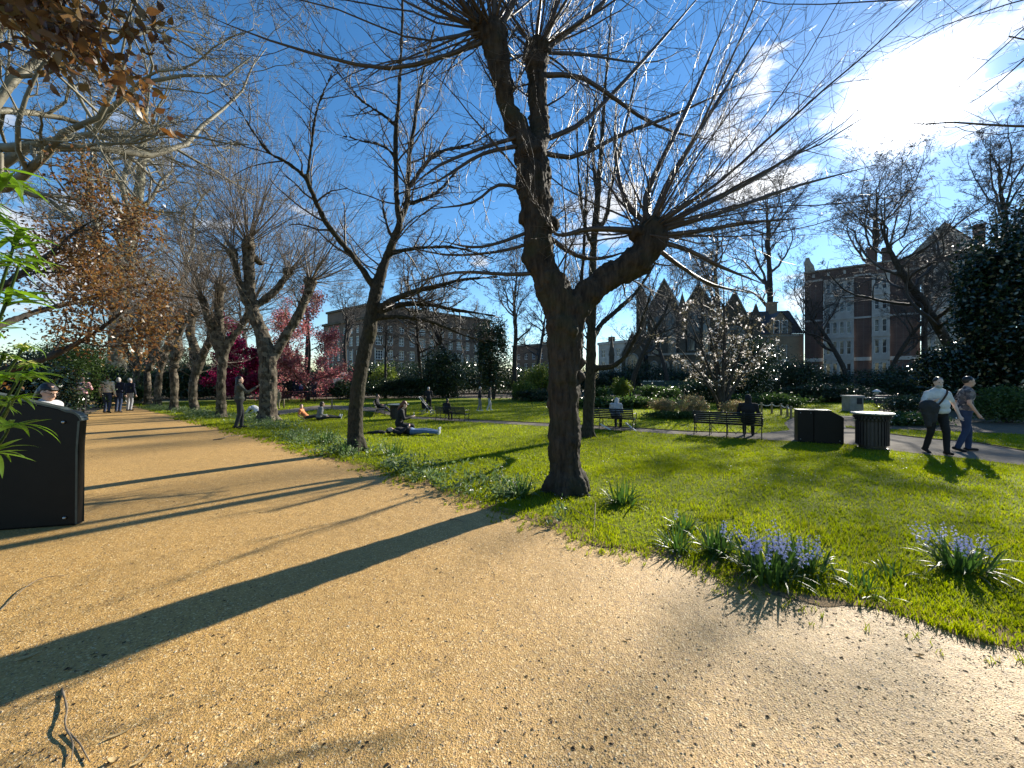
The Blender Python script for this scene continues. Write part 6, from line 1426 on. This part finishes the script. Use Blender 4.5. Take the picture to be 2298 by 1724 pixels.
    for s in 'LR':
        if sleeve != 'none': b.capsule(J['sh'+s], J['el'+s] if sleeve == 'long' else J['sh'+s]*.35+J['el'+s]*.65, rr['ua']+e*1.2, rr['fa']+e*1.2)
        if sleeve == 'long': b.capsule(J['el'+s], J['wr'+s]*.95+J['el'+s]*.05, rr['fa']+e*1.2, .026+e*1.1)
    if hood: b.ball(hd-lk*.015+hu*.01, (.098, .112, .125), H); b.capsule(J['neck'], hd-lk*.05, .09, .09)
    fuse(b, 'top', M[top], root, vox, 2, ((.12, .012),))
    # lower garment
    b = MB(); e = .012; b.ball(J['pel'], (.165*g**.8+e, .115*g+e, .125), X)
    for s in 'LR':
        b.capsule(J['hip'+s], J['kn'+s], rr['th']+e, rr['sh']+e*1.2)
        end = J['an'+s] if not bare_shin else J['kn'+s]*.7+J['an'+s]*.3
        b.capsule(J['kn'+s], end, rr['sh']+e*1.1, rr['an']+e*1.4)
    fuse(b, 'trousers', M[bottom], root, vox, 2, ((.15, .012),))
    for s in 'LR':
        sh = unit(J['an'+s]-J['kn'+s]); t = fw*.9+np.array([0, 0, 0]); t = lk*0+fw
        t = J['toe'+s]-J['an'+s] if 'toe'+s in J else (t-sh*np.dot(t, sh)); t = unit(t); b = MB(); a = J['an'+s]+sh*.035
        b.capsule(a-t*.045, a+t*.14, .040, .034, 10); b.capsule(J['an'+s]-sh*(.22 if boots else .02), a, .046 if boots else .043, .043, 10); fuse(b, 'shoe', M[shoe], root, .012, 1)
    if hstyle != 'bald' and not hood:
        b = MB(); b.ball(hd+hu*.034-lk*.026, (.083, .096, .102), H)
        if hstyle == 'bob': b.ball(hd-hu*.03-lk*.045, (.088, .075, .10), H)
        if hstyle == 'long':
            b.ball(hd-hu*.03-lk*.045, (.088, .075, .10), H); dn = -up
            for k in (-1, 0, 1): b.capsule(hd-lk*.05+hr*k*.045-hu*.05, hd-fw*.11+hr*k*.07+dn*.42, .062, .035)
        if hstyle == 'bun': b.ball(hd-lk*.11+hu*.04, .045)
        if hstyle == 'fringe': b.ball(hd-hu*.01-lk*.045, (.086, .08, .11), H); b.capsule(hd-lk*.08-hu*.04, hd-lk*.10-hu*.20, .06, .04); b.ball(hd+hu*.062+lk*.035, (.068, .05, .035), H)
        ho = fuse(b, 'hair', M[hair], root, .012, 2, ((.03, .012),))
    if beard: b = MB(); b.ball(hd-hu*.075+lk*.038, (.060, .056, .052), H); fuse(b, 'beard', M[beard], root, .010, 1, ((.02, .008),))
    if eyes:
        for s in (-1, 1): b = MB(); b.ball(hd+hr*s*.031+lk*.078+hu*.016, (.013, .007, .008), H, 8, 6); b.build('eye', M['hair_black'], root)
    root['_']=0; del root['_']
    return root, H, hd
def bag(root, name, c, r, m, X=None):
    b = MB(); b.ball(c, r, X); fuse(b, name, M[m], root, .016, 3, ((.15, .02),))

# two men walking along the park path
x, y = spot(2102, 1019)
k = .94
J = standing(1.74, 1.32, .02, .17, elR=(.33, .08, 1.13), wrR=(.22, .20, 1.20), elL=(-.33, -.02, 1.13), wrL=(-.35, .08, .89), shL=(-.175, .016, 1.36), shR=(.175, .016, 1.36))
rt, H, hd = figure('bearded man in a white shirt with a dark coat over his arm', x, y, R(166), J, 'cloth_white', 'cloth_black', 'shoe_black', 'hair_black', 'short', 'skin_pale', 'short', 1.32, look=(.08, 1, -.08), sc=k, beard='hair_grey', eyes=True, belly=.035, near=True)
b = MB(); p = smooth_path([(-.13, .06, 1.46), (-.06, .155, 1.38), (.06, .20, 1.22), (.16, .18, 1.08)], 10); b.tubes(p[None]+np.array([-.0, .03, 0]), np.full((1, 10), .018), 6); 
b.build('bag_strap', M['leather'], rt)
cb_ = MB(); cb_.ball((.27, .20, 1.08), (.16, .11, .17)); cb_.capsule((.32, .18, 1.12), (.29, .20, .68), .11, .06); cb_.capsule((.19, .22, 1.1), (.20, .22, .78), .09, .05); fuse(cb_, 'coat', M['cloth_charcoal'], rt, .016, 3, ((.1, .04),))
x, y = spot(2178, 1016)
J = standing(1.74, 1.1, .05, .16, elR=(.26, -.02, 1.13), wrR=(.24, .12, .89), shL=(-.165, .03, 1.375), shR=(.165, .03, 1.375), elL=(-.27, -.06, 1.12), wrL=(-.27, .02, .88))
def patterned():
    m, nt, out = new_mat('cloth_pattern'); p = nt.nodes.new('ShaderNodeBsdfPrincipled'); nt.links.new(p.outputs[0], out.inputs[0]); p.inputs['Roughness'].default_value = .85
    vo = N(nt, 'ShaderNodeTexVoronoi', i_Scale=16.0); nt.links.new(obj_coord(nt), vo.inputs['Vector']); s = nt.nodes.new('ShaderNodeSeparateColor'); nt.links.new(vo.outputs['Color'], s.inputs[0])
    nt.links.new(ramp(nt, s.outputs[0], [(.0, (.03, .03, .04)), (.45, (.10, .09, .09)), (.6, (.30, .24, .22)), (.75, (.06, .05, .06)), (1, (.4, .36, .34))]), p.inputs['Base Color']); return m
M['cloth_pattern'] = patterned()
figure('man in a dark patterned shirt and jeans looking aside beside the white shirted man', x, y+.12, R(-118), J, 'cloth_pattern', 'cloth_denim', 'shoe_black', 'hair_black', 'short', 'skin', 'short', 1.1, look=(.1, 1, -.1), sc=.95, eyes=True, near=True)

# woman holding up a phone
x, y = spot(537, 962)
J = standing(1.66, 1.08, -.01, .10, elR=(.27, .20, 1.20), wrR=(.20, .44, 1.36), elL=(-.25, -.04, 1.14), wrL=(-.10, .24, 1.22))
rt, H, hd = figure('woman with long black hair and dark jacket holding up a phone by the limes', x, y, R(-52), J, 'cloth_olive', 'cloth_charcoal', 'shoe_black', 'hair_black', 'long', 'skin', 'long', 1.08, look=(.2, 1, 0), sc=1.02, boots=True)
b = MB(); b.box((.165, .50, 1.32), (.235, .512, 1.47)); b.build('phone', M['black_paint'], rt, False)

# strollers at the end of the path
x, y = spot(183, 931)
figure('bald person in a pink shirt and black trousers standing behind the black board', x, y, R(25), standing(1.70, 1.2, .10, .06, elL=(-.32, .05, 1.18), wrL=(-.22, .26, 1.16), elR=(.32, .05, 1.18), wrR=(.22, .26, 1.16)), 'cloth_pink', 'cloth_black', 'shoe_black', 'hair_grey', 'bald', 'skin_pale', 'long', 1.2, vox=.02)
x, y = spot(240, 927)
figure('stroller in a beige jacket and blue jeans walking off down the gravel path', x, y, R(15), standing(1.76, 1.1, .03, .06), 'cloth_beige', 'cloth_denim', 'shoe_black', 'hair_brown', 'short', 'skin_pale', 'long', 1.1, vox=.02)
x, y = spot(258, 926)
figure('stroller in a navy coat arm in arm with the beige jacketed one', x, y+.15, R(8), standing(1.68, 1.15, .02, .05), 'cloth_navy', 'cloth_denim', 'shoe_black', 'hair_grey', 'bob', 'skin_pale', 'long', 1.15, vox=.02)
x, y = spot(268, 924)
figure('grey haired stroller in pale trousers half hidden beyond the navy coat', x, y+.5, R(5), standing(1.64, 1.0, .02, .05), 'cloth_navy', 'cloth_palegrey', 'shoe_black', 'hair_grey', 'short', 'skin_pale', 'long', 1.0, vox=.02)

# woman reading behind the board
hx, hy, hz = at(103, 876, 4.95)
J = standing(1.62, 1.0, .07, .03)
rt, H, hd = figure('black haired woman with glasses reading behind the black board', hx-.08, hy, R(-76), J, 'cloth_palegrey', 'cloth_charcoal', 'shoe_black', 'hair_black', 'fringe', 'skin', 'long', 1.0, look=(.18, 1, -.42), near=True, eyes=True, sc=hz/1.55)
b = MB()
for s in (-1, 1):
    c = hd+H[0]*s*.034+H[1]*.086+H[2]*.014; t = np.linspace(0, 2*np.pi, 13); P = c+np.outer(np.cos(t), H[0])*.026+np.outer(np.sin(t), H[2])*.020; b.tubes(P[None], np.full((1, 13), .0028), 5)
    b.capsule(c+H[0]*s*.026, hd+H[0]*s*.078+H[2]*.014, .0026, .0026, 5)
b.capsule(hd+H[0]*.010+H[1]*.088+H[2]*.016, hd-H[0]*.010+H[1]*.088+H[2]*.016, .0026, .0026, 5); b.build('glasses', M['black_paint'], rt)

# couple on the lawn: one kneeling upright, one flat on the back
x, y = spot(888, 969)
J = dict(pel=(0, 0, .20), chest=(0, .05, .50), neck=(0, .09, .68), head=(0, .16, .81), shL=(-.18, .07, .63), shR=(.18, .07, .63), elL=(-.23, .14, .38), elR=(.23, .14, .38), wrL=(-.08, .36, .42), wrR=(.08, .38, .42),
         hipL=(-.09, .04, .16), hipR=(.09, .04, .16), knL=(-.20, .42, .12), knR=(.20, .42, .12), anL=(.02, .30, .07), anR=(-.05, .22, .07))
rt, H, hd = figure('red haired person in black sitting upright on the grass with a phone in hand', x, y+.35, R(-72), {a: np.array(b, float) for a, b in J.items()}, 'cloth_black', 'cloth_black', 'shoe_black', 'hair_auburn', 'fringe', 'skin_pale', 'long', 1.0, look=(0, 1, -.5), sc=.98)
b = MB(); b.box((-.04, .46, .43), (.04, .475, .56)); b.build('phone', M['paper'], rt, False)
x, y = spot(893, 976)
J = dict(pel=(0, .72, .12), chest=(0, .36, .14), neck=(0, .17, .14), head=(0, .02, .15), shL=(-.18, .22, .13), shR=(.18, .22, .13), elL=(-.27, .45, .10), elR=(.27, .45, .10), wrL=(-.10, .60, .26), wrR=(.10, .62, .26),
         hipL=(-.09, .78, .11), hipR=(.09, .78, .11), knL=(-.10, 1.20, .15), knR=(.10, 1.20, .13), anL=(-.09, 1.60, .09), anR=(.09, 1.60, .09), toeL=(-.12, 1.63, .32), toeR=(.13, 1.63, .32))
figure('person in a black top and jeans lying flat on the grass, white shoes up', x-.25, y, R(-90), {a: np.array(b, float) for a, b in J.items()}, 'cloth_black', 'cloth_lightdenim', 'shoe_white', 'hair_black', 'short', 'skin_pale', 'long', 1.0, look=(0, .1, 1), sc=.88)
b = MB(); p = spot(872, 974); b.ball((0, 0, .04), (.22, .10, .07)); b.ball((-.22, .02, .03), (.16, .05, .05)); o = fuse(b, 'bag', M['cloth_black'], None, .02, 2, ((.08, .04),)); o.location = (p[0]-.28, p[1], 0); tag(o, 'crumpled black jacket on the grass at the lying person\'s head', 'jacket')

# two leaning back on the lawn
x, y = spot(688, 941)
J = dict(pel=(0, 0, .12), chest=(0, -.18, .34), neck=(0, -.25, .50), head=(0, -.24, .64), shL=(-.17, -.24, .45), shR=(.17, -.24, .45), elL=(-.22, -.32, .20), elR=(.22, -.30, .20), wrL=(-.2, -.08, .04), wrR=(.2, -.06, .04),
         hipL=(-.09, .06, .11), hipR=(.09, .06, .11), knL=(-.1, .45, .18), knR=(.1, .45, .14), anL=(-.1, .84, .08), anR=(.1, .86, .08), toeL=(-.12, .9, .26), toeR=(.12, .92, .26))
figure('person in an orange top leaning back on elbows in the lawn', x, y, R(-80), {a: np.array(b, float) for a, b in J.items()}, 'cloth_orange', 'cloth_charcoal', 'shoe_white', 'hair_black', 'bun', 'skin', 'short', .9, look=(.9, .6, .1), sc=.8, vox=.02)
x, y = spot(716, 943)
J = dict(pel=(0, 0, .12), chest=(0, .06, .42), neck=(0, .10, .60), head=(0, .14, .74), shL=(-.19, .06, .55), shR=(.19, .06, .55), elL=(-.27, .0, .30), elR=(.27, .02, .30), wrL=(-.32, .02, .06), wrR=(.20, .26, .20),
         hipL=(-.10, .06, .11), hipR=(.10, .06, .11), knL=(-.16, .48, .16), knR=(.16, .48, .13), anL=(-.12, .88, .08), anR=(.14, .9, .08), toeL=(-.14, .94, .26), toeR=(.16, .96, .26))
figure('person in a grey jumper sitting on the lawn seen from behind', x, y, R(-52), {a: np.array(b, float) for a, b in J.items()}, 'cloth_grey', 'cloth_charcoal', 'shoe_white', 'hair_brown', 'bob', 'skin', 'long', 1.1, look=(0, 1, -.2), sc=.84, vox=.02)
# one bent forward in white beside the patched trunk
x, y = spot(577, 932)
J = dict(pel=(0, 0, .14), chest=(0, .24, .32), neck=(0, .42, .36), head=(0, .54, .30), shL=(-.18, .36, .34), shR=(.18, .36, .34), elL=(-.24, .46, .16), elR=(.24, .46, .16), wrL=(-.12, .64, .06), wrR=(.12, .64, .06),
         hipL=(-.10, .0, .12), hipR=(.10, .0, .12), knL=(-.2, -.38, .10), knR=(.2, -.38, .10), anL=(-.16, -.78, .07), anR=(.16, -.78, .07), toeL=(-.16, -.95, .03), toeR=(.16, -.95, .03))
figure('white shirted person stretched out face down on the lawn between the limes', x+.1, y, R(78), {a: np.array(b, float) for a, b in J.items()}, 'cloth_white', 'cloth_black', 'shoe_black', 'hair_black', 'short', 'skin', 'long', 1.0, look=(0, 1, -.3), sc=.95, vox=.02)
x, y = spot(626, 918)
figure('person in khaki standing half behind the patched trunk with five fists', x, y, R(150), standing(1.6, 1.0, .02, .08), 'cloth_khaki', 'cloth_khaki', 'shoe_black', 'hair_brown', 'bob', 'skin_pale', 'long', 1.0, sc=.66, vox=.02)

# bench sitters
def on_bench(label, a, b, t, s, J, *cl, off=.20, face=0, **kw):
    p = a*(1-t)+b*t; d = b-a; ang = math.atan2(d[1], d[0]); n = np.array([-math.sin(ang), math.cos(ang)]); q = p+n*off*s
    return figure(label, q[0], q[1], ang+face, J, *cl, sc=s, **kw)
on_bench('hooded person all in black at the end of the nearest bench', b1a, b1b, .80, .88, sitting(1.78, .42, -.02, elL=(-.27, .06, .72), elR=(.27, .06, .72)), 'cloth_black', 'cloth_black', 'shoe_black', 'hair_black', 'short', hood=True, girth=1.2, off=.26)
on_bench('person in a pale grey hooded top on the half hidden bench', b2a, b2b, .62, .78, sitting(1.74, .43, .06, head=(0, .22, 1.14), neck=(0, .12, 1.03)), 'cloth_palegrey', 'cloth_black', 'shoe_black', 'hair_black', 'short', hood=True, girth=1.25, off=.26)
on_bench('person with dark hair and coat on the far bench', b3a, b3b, .28, .64, sitting(1.74, .43, .04, head=(0, .16, 1.18)), 'cloth_black', 'cloth_charcoal', 'shoe_black', 'hair_black', 'bob', girth=1.15, off=.26)
p = np.array(spot(852, 934)); 
figure('dark clothed person lounging on the end on bench with legs stretched out', p[0]-.18, p[1]+.5, R(-88), sitting(1.74, .43, -.16, knL=(-.11, .46, .46), knR=(.11, .46, .44), anL=(-.1, .82, .10), anR=(.1, .86, .10)), 'cloth_black', 'cloth_charcoal', 'shoe_white', 'hair_black', 'short', sc=.70, vox=.02)
# far lawn: someone with a pushchair, two walkers
x, y = spot(956, 930)
figure('person in black far across the lawn bending over a pushchair', x, y+.6, R(20), standing(1.7, 1.1, .12, .05, elL=(-.25, .1, 1.15), wrL=(-.16, .34, 1.0), elR=(.25, .1, 1.15), wrR=(.16, .34, 1.0)), 'cloth_black', 'cloth_black', 'shoe_white', 'hair_grey', 'short', sc=.72, vox=.025)
ps_ = thing('pushchair', 'dark folding pushchair standing on the far lawn', 'pushchair', (x+.05, y, 0)); b = MB(); b.prism([(-.2, .28), (.18, .22), (.22, .32), (-.02, .36), (-.16, .66), (-.24, .62)], -.17, .17); b.build('seat', M['cloth_black'], ps_, False)
for sx, sy in ((-.22, -.2), (-.22, .2), (.26, -.2), (.26, .2)): b = MB(); t = np.linspace(0, 2*np.pi, 17); b.tubes(np.stack([sx+.09*np.cos(t), 0*t+sy, .09+.085*np.sin(t)], 1)[None], np.full((1, 17), .018), 6); b.build('wheel', M['cloth_grey'], ps_)
b = MB()
for sy in (-.19, .19): b.capsule((.26, sy, .09), (-.34, sy, .80), .013, .013, 6); b.capsule((-.22, sy, .09), (.05, sy, .36), .013, .013, 6)
b.capsule((-.34, -.19, .80), (-.34, .19, .80), .016, .016, 6); b.build('frame', M['steel'], ps_)
x, y = spot(1076, 923)
figure('far walker in dark clothes and white cap, nearer the big lime than the other', x, y, R(-80), standing(1.7, 1.0, .03, .16), 'cloth_black', 'cloth_grey', 'shoe_white', 'hair_grey', 'short', sc=.72, vox=.025)
x, y = spot(1097, 923)
figure('far walker in pale trousers just left of the big lime trunk', x, y+.3, R(-80), standing(1.7, 1.0, .03, .18), 'cloth_charcoal', 'cloth_palegrey', 'shoe_white', 'hair_black', 'short', sc=.70, vox=.025)
